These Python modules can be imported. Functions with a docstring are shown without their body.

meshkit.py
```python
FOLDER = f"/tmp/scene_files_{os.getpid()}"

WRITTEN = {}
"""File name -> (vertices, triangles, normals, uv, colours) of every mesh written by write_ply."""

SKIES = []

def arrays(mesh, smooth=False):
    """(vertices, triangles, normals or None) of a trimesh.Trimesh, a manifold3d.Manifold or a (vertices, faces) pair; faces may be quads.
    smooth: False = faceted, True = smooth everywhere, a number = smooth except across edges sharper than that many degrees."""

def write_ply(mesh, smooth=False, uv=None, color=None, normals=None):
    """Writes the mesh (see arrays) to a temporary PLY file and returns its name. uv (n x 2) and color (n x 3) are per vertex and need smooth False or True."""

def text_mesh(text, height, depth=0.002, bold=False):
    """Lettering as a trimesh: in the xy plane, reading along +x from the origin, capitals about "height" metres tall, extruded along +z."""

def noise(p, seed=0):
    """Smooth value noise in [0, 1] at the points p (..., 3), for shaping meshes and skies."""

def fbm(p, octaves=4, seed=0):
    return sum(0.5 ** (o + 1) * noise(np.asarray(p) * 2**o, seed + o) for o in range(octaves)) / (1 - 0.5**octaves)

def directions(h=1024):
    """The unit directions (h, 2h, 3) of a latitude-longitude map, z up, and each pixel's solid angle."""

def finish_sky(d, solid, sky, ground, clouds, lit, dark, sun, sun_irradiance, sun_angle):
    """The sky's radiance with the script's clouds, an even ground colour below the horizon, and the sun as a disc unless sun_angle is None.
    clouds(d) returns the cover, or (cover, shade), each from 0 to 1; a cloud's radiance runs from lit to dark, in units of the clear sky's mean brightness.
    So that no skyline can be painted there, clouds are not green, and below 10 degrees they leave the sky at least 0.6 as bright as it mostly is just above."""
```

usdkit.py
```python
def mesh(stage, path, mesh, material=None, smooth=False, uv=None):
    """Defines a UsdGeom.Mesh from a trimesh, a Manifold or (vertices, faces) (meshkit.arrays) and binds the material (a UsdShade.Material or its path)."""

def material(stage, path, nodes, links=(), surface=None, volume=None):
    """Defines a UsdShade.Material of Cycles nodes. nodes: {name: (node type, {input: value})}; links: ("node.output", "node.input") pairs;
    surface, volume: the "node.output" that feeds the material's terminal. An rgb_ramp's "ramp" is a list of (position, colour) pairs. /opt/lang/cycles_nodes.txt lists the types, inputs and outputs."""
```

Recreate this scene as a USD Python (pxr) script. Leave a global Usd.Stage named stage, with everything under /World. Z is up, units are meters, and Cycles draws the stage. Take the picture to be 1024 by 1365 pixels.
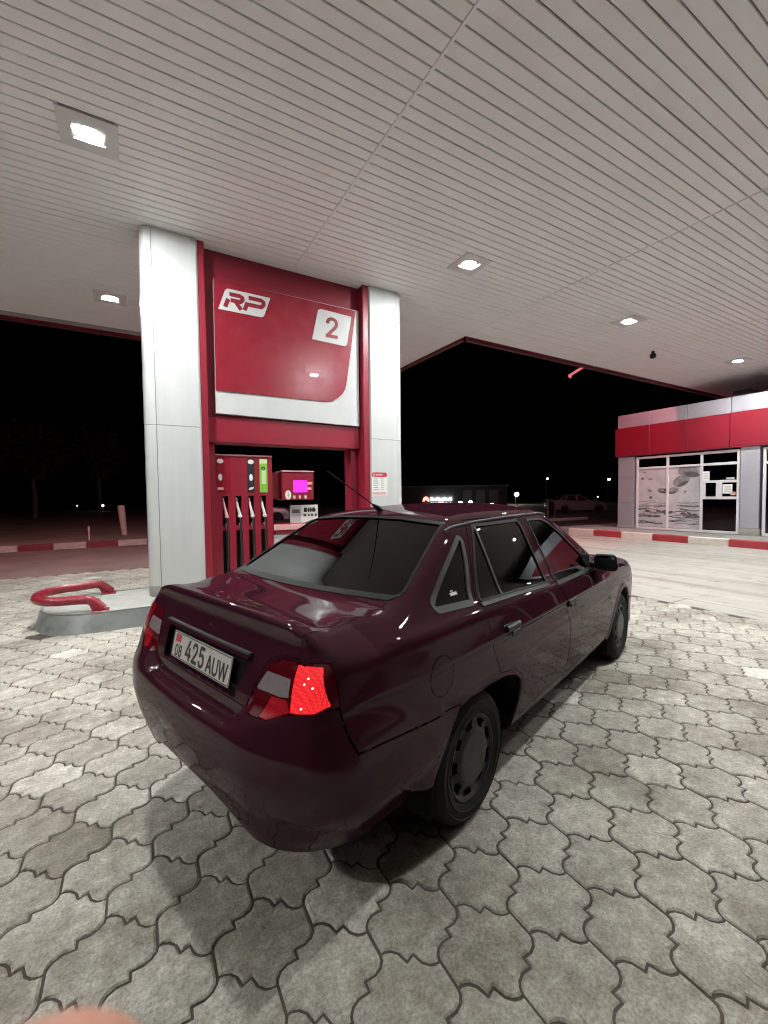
import math, random
import numpy as np, trimesh, usdkit, meshkit
import manifold3d as m3
from pxr import Usd, UsdGeom, UsdLux, UsdShade, Gf, Sdf, Vt
from shapely.geometry import Polygon, LineString, Point, box as sbox
from shapely.ops import unary_union
from shapely import affinity
from scipy.interpolate import PchipInterpolator

random.seed(7); rng = np.random.default_rng(7)
stage = Usd.Stage.CreateInMemory()
UsdGeom.SetStageUpAxis(stage, UsdGeom.Tokens.z); UsdGeom.SetStageMetersPerUnit(stage, 1.0)
world = UsdGeom.Xform.Define(stage, '/World'); stage.SetDefaultPrim(world.GetPrim())

# ------------------------------------------------------------------ camera, sky, exposure
F_PX, PITCH, ROLL, YAW, EYE = 566.2, .0391, -.0112, .5277, 1.4696
cp_, sp_, cy_, sy_ = math.cos(PITCH), math.sin(PITCH), math.cos(YAW), math.sin(YAW)
fw = np.array([sy_*cp_, cy_*cp_, -sp_]); rt = np.array([cy_, -sy_, 0.0]); up = np.cross(rt, fw)
cr_, sr_ = math.cos(ROLL), math.sin(ROLL)
rt, up = cr_*rt + sr_*up, cr_*up - sr_*rt
cam = UsdGeom.Camera.Define(stage, '/World/camera')
cam.CreateHorizontalApertureAttr(36.0); cam.CreateVerticalApertureAttr(48.0)
cam.CreateFocalLengthAttr(36.0*F_PX/1024); cam.CreateClippingRangeAttr(Gf.Vec2f(.004, 2000))
cam.CreateExposureAttr(0.45)
M4 = Gf.Matrix4d(*[float(t) for t in (*rt, 0, *up, 0, *(-fw), 0, 0, 0, EYE, 1)])
cam.AddTransformOp().Set(M4)

dome = UsdLux.DomeLight.Define(stage, '/World/sky')
sky = usdkit.material(stage, '/World/Looks/night_sky', {
    's': ('sky_texture', {'sky_type': 'single_scattering', 'sun_disc': False, 'sun_elevation': -.10, 'sun_rotation': 2.5}),
    'b': ('background_shader', {'strength': .05})}, [('s.color', 'b.color')], surface='b.background')
UsdShade.MaterialBindingAPI.Apply(dome.GetPrim()).Bind(sky)
dome.GetPrim().SetCustomDataByKey('kind', 'structure')
LAMP_L = 1450.0       # radiance of the canopy's LED floodlights
FASCIA_L = 80.0        # radiance of the red lit band round the canopy's edge

# ------------------------------------------------------------------ helpers
used = {}
def numbered(path):
    n = used.get(path, -1) + 1; used[path] = n
    return path if n == 0 else '%s_%03d' % (path, n)
def tag(prim, label=None, cat=None, group=None, kind=None):
    prim = prim.GetPrim() if hasattr(prim, 'GetPrim') else prim
    for k, v in (('label', label), ('category', cat), ('group', group), ('kind', kind)):
        if v: prim.SetCustomDataByKey(k, v)
    return prim
def thing(name, label, cat, loc=(0, 0, 0), rotz=0.0, group=None, kind=None):
    x = UsdGeom.Xform.Define(stage, numbered('/World/' + name))
    x.AddTranslateOp().Set(Gf.Vec3d(*map(float, loc)))
    if rotz: x.AddRotateZOp().Set(math.degrees(rotz))
    return tag(x, label, cat, group, kind)
def arr(m):
    if hasattr(m, 'to_mesh'):
        q = m.to_mesh(); return np.asarray(q.vert_properties)[:, :3].astype(float), np.asarray(q.tri_verts).astype(int)
    if isinstance(m, tuple): return m
    return np.asarray(m.vertices), np.asarray(m.faces)
def obj(name, mesh, mat, parent=None, smooth=False, label=None, **kw):
    base = parent.GetPath().pathString if parent is not None else '/World'
    path = numbered(base + '/' + name)
    me = usdkit.mesh(stage, path, mesh, mat, smooth=smooth)
    return tag(me.GetPrim(), label, **kw)
def cat_(*ms):
    vs, fs, n = [], [], 0
    for m in ms:
        v, f = arr(m); vs.append(v); fs.append(f + n); n += len(v)
    return trimesh.Trimesh(np.vstack(vs), np.vstack(fs), process=False)
def bx(x0, x1, y0, y1, z0, z1, ch=0.0):
    """box, with chamfered edges when ch > 0"""
    x0, x1, y0, y1, z0, z1 = min(x0, x1), max(x0, x1), min(y0, y1), max(y0, y1), min(z0, z1), max(z0, z1)
    if ch <= 0:
        b = trimesh.creation.box((x1-x0, y1-y0, z1-z0)); b.apply_translation(((x0+x1)/2, (y0+y1)/2, (z0+z1)/2)); return b
    ch = min(ch, (x1-x0)*.45, (y1-y0)*.45, (z1-z0)*.45)
    pts = []
    for sx in (0, 1):
        for sy in (0, 1):
            for sz in (0, 1):
                X, Y, Z = (x0, x1)[sx], (y0, y1)[sy], (z0, z1)[sz]
                dx, dy, dz = ch*(1-2*sx), ch*(1-2*sy), ch*(1-2*sz)
                pts += [(X, Y+dy, Z+dz), (X+dx, Y, Z+dz), (X+dx, Y+dy, Z)]
    return trimesh.convex.convex_hull(np.array(pts))
def ext(poly, h, z0=0.0):
    """shapely polygon(s) extruded along z"""
    gs = [g for g in getattr(poly, 'geoms', [poly]) if g.area > 1e-9]
    m = trimesh.util.concatenate([trimesh.creation.extrude_polygon(g, h, engine='earcut') for g in gs])
    m.apply_translation((0, 0, z0)); return m
def mp(m, f):
    v, t = arr(m); v = np.asarray(f(v[:, 0], v[:, 1], v[:, 2])).T
    return trimesh.Trimesh(v, t, process=False)
def wallY(poly, y, d):
    """polygon in (x, z) standing on the plane Y = y, d thick towards -Y (facing the camera)"""
    return mp(ext(poly, d), lambda a, b, c: (a, y - c, b))
def wallX(poly, x, d):
    """polygon in (y, z) standing on the plane X = x, d thick towards -X"""
    m = mp(ext(poly, d), lambda a, b, c: (x - c, a, b)); m.invert(); return m
def tube(pts, r, n=10, caps=True):
    P = np.asarray(pts, float); R = np.broadcast_to(np.asarray(r, float), (len(P),))
    T = np.gradient(P, axis=0); T /= np.linalg.norm(T, axis=1, keepdims=True)
    ref = np.array([0, 0, 1.0]) if abs(T[0, 2]) < .9 else np.array([1.0, 0, 0])
    V = []
    u = np.cross(T[0], ref); u /= np.linalg.norm(u)
    for i in range(len(P)):
        u = u - T[i]*(u @ T[i]); u /= np.linalg.norm(u); w = np.cross(T[i], u)
        a = np.arange(n)*2*np.pi/n
        V.append(P[i] + R[i]*(np.cos(a)[:, None]*u + np.sin(a)[:, None]*w))
    V = np.vstack(V); Fc = []
    for i in range(len(P)-1):
        for k in range(n):
            a, b = i*n+k, i*n+(k+1) % n
            Fc += [(a, b, b+n), (a, b+n, a+n)]
    if caps:
        c0, c1 = len(V), len(V)+1; V = np.vstack([V, P[0], P[-1]]); e = (len(P)-1)*n
        for k in range(n): Fc += [(c0, (k+1) % n, k), (c1, e+k, e+(k+1) % n)]
    return trimesh.Trimesh(V, np.array(Fc), process=False)
def lathe(prof, n=48):
    """(r, h) profile turned about the y axis (h along y)"""
    prof = np.asarray(prof, float); k = len(prof); a = np.arange(n)*2*np.pi/n
    V = np.array([(r*np.cos(t), h, r*np.sin(t)) for t in a for r, h in prof]); Fc = []
    for i in range(n):
        j = (i+1) % n
        for s in range(k-1):
            Fc += [(i*k+s, i*k+s+1, j*k+s+1), (i*k+s, j*k+s+1, j*k+s)]
    return trimesh.Trimesh(V, np.array(Fc), process=False)
def at(uv, Y=None, X=None, z=None):
    """where a line of sight from the camera meets a plane (used to measure the place once)"""
    d = fw + (uv[0]-512)/F_PX*rt + (682.5-uv[1])/F_PX*up
    t = Y/d[1] if Y is not None else X/d[0] if X is not None else (z-EYE)/d[2]
    return np.array([0, 0, EYE]) + t*d

# ------------------------------------------------------------------ materials
MAT = {}
def mat(name, color, rough=.5, metal=0.0, noise=0.0, nscale=6.0, bump=0.0, bscale=60.0, coat=0.0, spec=.5, rvar=0.0, stain=None, **extra):
    """principled surface with noise in colour, gloss and relief"""
    nodes = {'g': ('geometry', {}), 'p': ('principled_bsdf', dict(roughness=rough, metallic=metal, coat_weight=coat, specular_ior_level=spec, **extra))}
    links = []; c = np.array(color, float)
    if noise > 0:
        nodes['n'] = ('noise_texture', {'scale': nscale, 'detail': 6, 'roughness': .62})
        nodes['r'] = ('rgb_ramp', {'ramp': [(.25, tuple(c*(1-noise))), (.5, tuple(c)), (.78, tuple(np.minimum(c*(1+noise*.8), 1)))]})
        links += [('g.position', 'n.vector'), ('n.fac', 'r.fac'), ('r.color', 'p.base_color')]
    else: nodes['p'][1]['base_color'] = tuple(c)
    if rvar > 0:
        nodes['n2'] = ('noise_texture', {'scale': nscale*1.7, 'detail': 5})
        nodes['m2'] = ('map_range', {'from_min': .3, 'from_max': .7, 'to_min': max(rough-rvar, .02), 'to_max': rough+rvar, 'clamp': True})
        links += [('g.position', 'n2.vector'), ('n2.fac', 'm2.value'), ('m2.result', 'p.roughness')]
    if bump > 0:
        nodes['nb'] = ('noise_texture', {'scale': bscale, 'detail': 6, 'roughness': .6})
        nodes['b'] = ('bump', {'strength': 1.0, 'distance': bump})
        links += [('g.position', 'nb.vector'), ('nb.fac', 'b.height'), ('b.normal', 'p.normal')]
    MAT[name] = usdkit.material(stage, '/World/Looks/' + name, nodes, links, surface='p.BSDF'); return MAT[name]
def emit(name, color, strength):
    MAT[name] = usdkit.material(stage, '/World/Looks/' + name, {'e': ('emission', {'color': tuple(color), 'strength': float(strength)})}, [], surface='e.emission'); return MAT[name]
def glass(name, tint, f0=1.5):
    MAT[name] = usdkit.material(stage, '/World/Looks/' + name, {
        't': ('transparent_bsdf', {'color': tuple(tint)}), 'g': ('glossy_bsdf', {'color': (1, 1, 1), 'roughness': .015}),
        'f': ('fresnel', {'IOR': f0}), 'm': ('mix_closure', {})},
        [('f.fac', 'm.fac'), ('t.BSDF', 'm.closure1'), ('g.BSDF', 'm.closure2')], surface='m.closure'); return MAT[name]
MAT['white_panel'] = usdkit.material(stage, '/World/Looks/white_panel', {
    'g': ('geometry', {}), 'mp': ('mapping', {'scale': (9.0, 9.0, .55)}), 'n': ('noise_texture', {'scale': 1.0, 'detail': 6, 'roughness': .65}),
    'n2': ('noise_texture', {'scale': 2.2, 'detail': 5}), 'sz': ('separate_xyz', {}),
    'r': ('rgb_ramp', {'ramp': [(.28, (.52, .53, .51)), (.45, (.545, .56, .55)), (.7, (.575, .59, .58))]}),
    'h': ('map_range', {'from_min': .3, 'from_max': 1.3, 'to_min': .55, 'to_max': 0.0, 'clamp': True}),
    'hm': ('math', {'math_type': 'multiply', 'use_clamp': True}), 'm': ('mix_color', {'b': (.40, .375, .33)}),
    'ro': ('map_range', {'from_min': .3, 'from_max': .7, 'to_min': .16, 'to_max': .34, 'clamp': True}),
    'nb': ('noise_texture', {'scale': 1.6, 'detail': 2}), 'b': ('bump', {'distance': .006, 'strength': .5}),
    'p': ('principled_bsdf', {'coat_weight': .3})},
    [('g.position', 'mp.vector'), ('mp.vector', 'n.vector'), ('g.position', 'n2.vector'), ('g.position', 'sz.vector'), ('sz.z', 'h.value'), ('h.result', 'hm.value1'), ('n2.fac', 'hm.value2'),
     ('n.fac', 'r.fac'), ('r.color', 'm.a'), ('hm.value', 'm.fac'), ('m.result', 'p.base_color'), ('n2.fac', 'ro.value'), ('ro.result', 'p.roughness'),
     ('g.position', 'nb.vector'), ('nb.fac', 'b.height'), ('b.normal', 'p.normal')], surface='p.BSDF')
mat('plinth_grey', (.30, .29, .25), .6, noise=.2, nscale=9)
mat('red_panel', (.25, .011, .026), .28, noise=.06, nscale=3, coat=.35, rvar=.05)
mat('red_frame', (.26, .013, .030), .38, noise=.08, nscale=3, coat=.2)
mat('dark_red', (.24, .012, .03), .45, noise=.1)
mat('edge_brown', (.07, .012, .016), .6)
mat('sign_white', (.58, .59, .58), .2, noise=.02, coat=.4)
mat('ceiling_white', (.79, .79, .80), .42, noise=.035, nscale=1.2, rvar=.06)
mat('ceiling_void', (.30, .295, .29), .8)
mat('black_plastic', (.010, .010, .011), .35, rvar=.08, noise=.2, spec=.15)
mat('black_rubber', (.012, .012, .012), .6, noise=.2, nscale=20, spec=.12)
mat('grey_trim', (.030, .030, .031), .5, noise=.1, nscale=20, spec=.2)
mat('tyre', (.018, .018, .0175), .75, spec=.2, noise=.35, nscale=9, bump=.001, bscale=120)
mat('hubcap', (.022, .023, .022), .42, noise=.3, nscale=12, rvar=.1, spec=.3)
mat('steel', (.55, .55, .55), .3, metal=1.0, noise=.1)
mat('concrete_white', (.34, .34, .31), .65, noise=.22, nscale=5, bump=.002, bscale=40)
mat('steel_skirt', (.27, .28, .27), .38, noise=.18, nscale=4, rvar=.12, metal=.3)
mat('hoop_red', (.26, .016, .032), .32, noise=.18, nscale=8, coat=.3, rvar=.1)
mat('kerb_white', (.60, .57, .50), .7, noise=.16, nscale=6, bump=.003, bscale=30)
mat('kerb_red', (.36, .035, .045), .65, noise=.2, nscale=6, bump=.003, bscale=30)
mat('kerb_white_dimmed', (.32, .29, .26), .8, noise=.3, nscale=5)  # darker kerb_white for far kerb and posts, weak light put into the colour
mat('kerb_red_dimmed', (.13, .016, .022), .8, noise=.3, nscale=5)  # kerb_red darkened in colour to stand in for dimmer light across the road
mat('sidewalk', (.27, .26, .24), .8, noise=.22, nscale=2.5, bump=.002, bscale=50)
mat('earth', (.17, .16, .13), .95, noise=.5, nscale=.6, bump=.02, bscale=5)
mat('asphalt', (.16, .145, .13), .82, noise=.35, nscale=1.1, bump=.003, bscale=160)
mat('facade_grey', (.33, .34, .36), .38, noise=.05, nscale=2, metal=.25, rvar=.05)
mat('facade_silver', (.36, .37, .40), .5, noise=.05, nscale=2, metal=.3, rvar=.05)
mat('facade_red', (.22, .010, .022), .3, noise=.05, nscale=2, coat=.2)
mat('joint_dark', (.05, .05, .05), .8)
mat('frame_white', (.60, .60, .60), .35, noise=.03)
mat('paper', (.72, .72, .70), .7, noise=.1, nscale=30)
mat('print_grey', (.42, .42, .42), .5, noise=.25, nscale=2.5)
mat('print_mid', (.21, .205, .205), .5, noise=.5, nscale=9)
mat('print_dark', (.09, .088, .088), .5, noise=.4, nscale=14)
mat('plate_white', (.52, .49, .45), .35, noise=.22, nscale=14, coat=.3)
mat('ink_black', (.015, .015, .018), .5)
mat('ink_red', (.45, .03, .06), .5)
mat('fuel_green', (.22, .50, .06), .4, noise=.1)
mat('fuel_pale', (.55, .68, .38), .4)
mat('hose_black', (.018, .018, .018), .5)
mat('nozzle_white', (.72, .70, .68), .35, noise=.1)
mat('nozzle_pink', (.70, .36, .36), .35, noise=.1)
mat('silver_paint', (.34, .35, .37), .32, metal=.4, coat=.8)
mat('bark', (.07, .065, .055), .9, noise=.4, nscale=9, bump=.01, bscale=20)
mat('leaf', (.012, .018, .008), .7, noise=.4)
mat('skin', (.52, .27, .20), .5, noise=.12, nscale=180, bump=.0002, bscale=900, subsurface_weight=.25, subsurface_scale=.004)
mat('nail', (.60, .36, .30), .3)
mat('seat_cloth', (.030, .030, .034), .9, noise=.3, nscale=40)
mat('dash', (.035, .035, .036), .6)
mat('far_wall', (.008, .008, .009), .8, noise=.2)
glass('tint_rear', (.02, .019, .02), 1.38); glass('tint_front', (.07, .07, .07), 1.32); glass('clear_glass', (.75, .78, .78)); glass('shop_glass', (.30, .31, .32))
emit('led_white', (.965, .985, .985), LAMP_L)
emit('fascia_glow', (1.0, .24, .30), FASCIA_L)
emit('screen_magenta', (1.0, .03, .95), 1.6)
emit('far_white', (.95, 1, .98), 30.0); emit('far_warm', (1, .95, .72), 45.0); emit('far_red', (1, .10, .08), 7.0); emit('far_dim', (.9, .95, 1), 5.0)
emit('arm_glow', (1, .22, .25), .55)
mat('mirror_glass', (.8, .8, .8), .03, metal=1.0)
# car paint: dark plum, a little metallic, clear coat, dusty towards the sills
MAT['paint'] = usdkit.material(stage, '/World/Looks/plum_paint', {
    'g': ('geometry', {}), 'tc': ('texture_coordinate', {}),
    'n': ('noise_texture', {'scale': 3.0, 'detail': 7, 'roughness': .7}),
    'fl': ('noise_texture', {'scale': 900.0, 'detail': 1}),
    'c': ('rgb_ramp', {'ramp': [(.3, (.032, .0075, .0135)), (.7, (.043, .0102, .0182))]}),
    'sx': ('separate_xyz', {}), 'hz': ('map_range', {'from_min': .62, 'from_max': .22, 'to_min': 0.0, 'to_max': .10, 'clamp': True}),
    'dm': ('math', {'math_type': 'multiply', 'use_clamp': True}),
    'dn': ('map_range', {'from_min': .32, 'from_max': .68, 'to_min': .25, 'to_max': 1.0, 'clamp': True}),
    'mx': ('mix_color', {'b': (.07, .055, .048)}),
    'ro': ('map_range', {'from_min': 0.0, 'from_max': 1.0, 'to_min': .34, 'to_max': .62, 'clamp': True}),
    'cr': ('map_range', {'from_min': 0.0, 'from_max': .6, 'to_min': .03, 'to_max': .14, 'clamp': True}),
    'b': ('bump', {'strength': .10, 'distance': .0006}), 'nb': ('noise_texture', {'scale': 5.0, 'detail': 2}),
    'p': ('principled_bsdf', {'metallic': 0.0, 'coat_weight': .52, 'coat_ior': 1.5, 'specular_ior_level': 0.0})},
    [('g.position', 'n.vector'), ('g.position', 'fl.vector'), ('n.fac', 'c.fac'), ('g.position', 'sx.vector'), ('sx.z', 'hz.value'),
     ('n.fac', 'dn.value'), ('hz.result', 'dm.value1'), ('dn.result', 'dm.value2'), ('dm.value', 'mx.fac'), ('c.color', 'mx.a'), ('mx.result', 'p.base_color'),
     ('dm.value', 'ro.value'), ('ro.result', 'p.roughness'), ('dm.value', 'cr.value'), ('cr.result', 'p.coat_roughness'),
     ('g.position', 'nb.vector')], surface='p.BSDF')
def red_lens(name, col, em, ecol):
    MAT[name] = usdkit.material(stage, '/World/Looks/' + name, {
        'g': ('texture_coordinate', {}), 'v': ('voronoi_texture', {'scale': 105.0, 'randomness': .15}),
        'r': ('rgb_ramp', {'ramp': [(0.0, tuple(np.array(ecol)*1.0)), (.45, tuple(np.array(ecol)*.40)), (.8, tuple(np.array(ecol)*.26))]}),
        'p': ('principled_bsdf', {'base_color': tuple(col), 'roughness': .12, 'coat_weight': 1.0, 'emission_strength': float(em)})},
        [('g.object', 'v.vector'), ('v.distance', 'r.fac'), ('r.color', 'p.emission_color')] if em > 0 else [], surface='p.BSDF')
red_lens('lens_red', (.085, .003, .007), 0, (1, 0, 0)); red_lens('lens_lit', (.20, .006, .008), 1.6, (1.0, .030, .035)); red_lens('lens_mid', (.16, .005, .010), .22, (1.0, .03, .05)); red_lens('lens_dim', (.16, .006, .012), .12, (1.0, .03, .05))
mat('lens_clear', (.22, .19, .19), .18, noise=.25, nscale=60, coat=1.0)
emit('led_red', (1, .30, .22), 7.0)
# pavers: concrete with a tone of their own, stains, dusty grain and worn pits
MAT['paver'] = usdkit.material(stage, '/World/Looks/paver_concrete', {
    'g': ('geometry', {}), 'a': ('attribute', {'attribute': 'tone'}),
    'n1': ('noise_texture', {'scale': 1.3, 'detail': 5, 'roughness': .6}), 'n2': ('noise_texture', {'scale': 15.0, 'detail': 8, 'roughness': .72}),
    'n3': ('noise_texture', {'scale': 95.0, 'detail': 6, 'roughness': .75}),
    'c1': ('rgb_ramp', {'ramp': [(0.0, (.215, .196, .155)), (.35, (.375, .358, .310)), (.7, (.45, .433, .382)), (1.0, (.58, .565, .51))]}),
    's': ('rgb_ramp', {'ramp': [(.27, (.42, .40, .37)), (.42, (.76, .745, .72)), (.54, (1, 1, 1)), (.8, (1.16, 1.15, 1.13))]}),
    's2': ('rgb_ramp', {'ramp': [(.25, (.40, .38, .34)), (.40, (.80, .78, .75)), (.54, (1.0, .99, .98)), (.70, (1.42, 1.41, 1.38))]}),
    's3': ('rgb_ramp', {'ramp': [(.30, (.52, .51, .50)), (.5, (1, 1, 1)), (.70, (1.42, 1.41, 1.40))]}),
    'm1': ('mix_color', {'blend_type': 'multiply', 'fac': 1.0, 'use_clamp': False}), 'm2': ('mix_color', {'blend_type': 'multiply', 'fac': 1.0, 'use_clamp': False}), 'm3': ('mix_color', {'blend_type': 'multiply', 'fac': 1.0, 'use_clamp': False}),
    'b': ('bump', {'strength': .8, 'distance': .0028}), 'hb': ('math', {'math_type': 'multiply_add', 'value2': .5}),
    'p': ('principled_bsdf', {'roughness': .78, 'specular_ior_level': .35})},
    [('g.position', 'n1.vector'), ('g.position', 'n2.vector'), ('g.position', 'n3.vector'), ('a.fac', 'c1.fac'), ('n1.fac', 's.fac'), ('n2.fac', 's2.fac'), ('n3.fac', 's3.fac'),
     ('c1.color', 'm1.a'), ('s.color', 'm1.b'), ('m1.result', 'm2.a'), ('s2.color', 'm2.b'), ('m2.result', 'm3.a'), ('s3.color', 'm3.b'), ('m3.result', 'p.base_color'),
     ('n3.fac', 'hb.value1'), ('n2.fac', 'hb.value3'), ('hb.value', 'b.height'), ('b.normal', 'p.normal')], surface='p.BSDF')
mat('joint_dirt', (.075, .062, .050), .95, noise=.4, nscale=12, bump=.004, bscale=90)
# poured forecourt: pale concrete with long dark tyre streaks along Y
MAT['forecourt'] = usdkit.material(stage, '/World/Looks/forecourt_concrete', {
    'g': ('geometry', {}), 'mp': ('mapping', {'scale': (2.6, .16, 1.0)}), 'n': ('noise_texture', {'scale': 1.0, 'detail': 7, 'roughness': .62}),
    'n2': ('noise_texture', {'scale': 3.0, 'detail': 8, 'roughness': .7}),
    'r': ('rgb_ramp', {'ramp': [(.28, (.20, .18, .155)), (.42, (.33, .315, .275)), (.6, (.40, .385, .34))]}),
    'r2': ('rgb_ramp', {'ramp': [(.30, (.62, .6, .57)), (.45, (1, 1, 1)), (.75, (1.1, 1.1, 1.08))]}),
    'm': ('mix_color', {'blend_type': 'multiply', 'fac': 1.0, 'use_clamp': False}),
    'nb': ('noise_texture', {'scale': 90.0, 'detail': 5}), 'b': ('bump', {'distance': .002}),
    'p': ('principled_bsdf', {'roughness': .7, 'specular_ior_level': .35})},
    [('g.position', 'mp.vector'), ('mp.vector', 'n.vector'), ('g.position', 'n2.vector'), ('n.fac', 'r.fac'), ('n2.fac', 'r2.fac'), ('r.color', 'm.a'), ('r2.color', 'm.b'),
     ('m.result', 'p.base_color'), ('g.position', 'nb.vector'), ('nb.fac', 'b.height'), ('b.normal', 'p.normal')], surface='p.BSDF')

# ------------------------------------------------------------------ ground
def sheet(x0, x1, y0, y1, z): return trimesh.Trimesh([(x0, y0, z), (x1, y0, z), (x1, y1, z), (x0, y1, z)], [(0, 1, 2), (0, 2, 3)], process=False)
obj('ground', sheet(-400, 500, -300, 600, -.06), MAT['earth'], kind='structure')
obj('road', sheet(-60, 13.6, 10.3, 15.5, -.006), MAT['asphalt'], kind='structure')
fc = thing('forecourt', None, None, kind='structure')
obj('concrete_slab', bx(6.52, 13.6, -8, 10.3, -.05, -.002), MAT['forecourt'], fc)
for k in range(9):                       # flush edging stones between the pavers and the slab
    y0 = -3.0 + k*1.48
    obj('edging_stone', bx(6.12, 6.50, y0+.004, y0+1.472, -.05, .001, .006), MAT['forecourt'], fc)
obj('back_road', sheet(13.6, 60, 10.3, 40, -.010), MAT['asphalt'], kind='structure')
obj('verge', bx(-60, 12, 15.68, 50, -.05, .15), MAT['earth'], kind='structure')
obj('sidewalk', bx(13.78, 24, -10, 10.6, -.05, .196), MAT['sidewalk'], kind='structure')

PITCH_X, PITCH_Y, ST = .3075, .199, .088           # paver lattice: column pitch, row pitch, straight side
def wavy(A, B):
    A, B = np.array(A), np.array(B); d = B - A; n = np.array([-d[1], d[0]])
    prof = [(0, 0), (.06, .050), (.17, .078), (.30, .050), (.42, -.040), (.455, -.065), (.545, .065), (.58, .040), (.70, -.050), (.83, -.078), (.94, -.050)]
    return [A + d*t + n*o for t, o in prof]
hx, hs, ap = PITCH_X/2, ST/2, PITCH_Y - ST/2
Lb, Lt, Rb, Rt, Tp, Bt = (-hx, -hs), (-hx, hs), (hx, -hs), (hx, hs), (0, ap), (0, -ap)
ring = []
ring += wavy(Lt, Tp) + wavy(Tp, Rt) + [np.array(Rt)]
e1 = [p + np.array(Lb) - np.array(Tp) + np.array((0, 0)) for p in wavy(Tp, Rt) + [np.array(Rt)]]      # Lb -> Bt
e2 = [p + np.array(Bt) - np.array(Lt) for p in wavy(Lt, Tp) + [np.array(Tp)]]                          # Bt -> Rb
ring = ring[::-1]                                                                                     # Rt -> ... -> Lt
outline = Polygon([tuple(p) for p in ring[1:]] + [tuple(p) for p in e1[:-1]] + [tuple(p) for p in e2] + [Rt])
inner = outline.buffer(-.0045, join_style=1, resolution=2).simplify(.0012)
IR = np.array(inner.exterior.coords)[:-1]
if Polygon(IR).exterior.is_ccw is False: IR = IR[::-1]
TOPR = np.array([p*(1-.008/np.linalg.norm(p)) for p in IR])
NP_ = len(IR)
def paver_mesh(cx, cy, r):
    tilt = r.normal(0, .0028, 2); dz = r.normal(0, .0009)
    z = lambda p, o: np.c_[p, o + dz + p @ tilt]
    top = z(TOPR, 0.0); top[:, 2] += r.normal(0, .0004, NP_)
    V = np.vstack([top, z(IR, -.0040), z(IR, -.035), z(np.zeros((1, 2)), .0006)])
    V[:, :2] += (cx, cy)
    return V
i_ = np.arange(NP_); j_ = (i_+1) % NP_
PF = np.vstack([np.c_[i_, j_, np.full(NP_, 3*NP_)], np.c_[i_+NP_, j_+NP_, j_], np.c_[i_+NP_, j_, i_], np.c_[i_+2*NP_, j_+2*NP_, j_+NP_], np.c_[i_+2*NP_, j_+NP_, i_+NP_]])
pav = thing('pavement', None, None, kind='structure')
obj('bedding', bx(-9.5, 6.12, -2.2, 10.3, -.055, -.0052), MAT['joint_dirt'], pav)
CAR = (2.193, 2.523, .3092)
def in_car(x, y):
    dx, dy = x-CAR[0], y-CAR[1]; c, s = math.cos(CAR[2]), math.sin(CAR[2])
    return abs(c*dx+s*dy) < 1.9 and abs(-s*dx+c*dy) < .6
cells = []
for row in range(-10, 58):
    y = .787 + ST*0 + PITCH_Y*row
    for col in range(-34, 20):
        x = .941 + hx + PITCH_X*(col + .5*(row % 2))
        if x > 6.12-.10 or x < -9.3 or y > 10.2 or y < -1.9: continue
        if sbox(-.95, 5.62, 5.25, 6.88).contains(Point(x, y)): continue
        d = np.array([x, y, -EYE]); zf = d @ fw
        u, v = 512 + F_PX*(d @ rt)/max(zf, .05), 682.5 - F_PX*(d @ up)/max(zf, .05)
        seen = zf > .2 and -40 < u < 1064 and v < 1420 and not in_car(x, y)
        cells.append((not seen, np.linalg.norm(d), x, y))
cells.sort()
rp = np.random.default_rng(3)
bulkV, bulkF, bulkT, nb_ = [], [], [], 0
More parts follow.
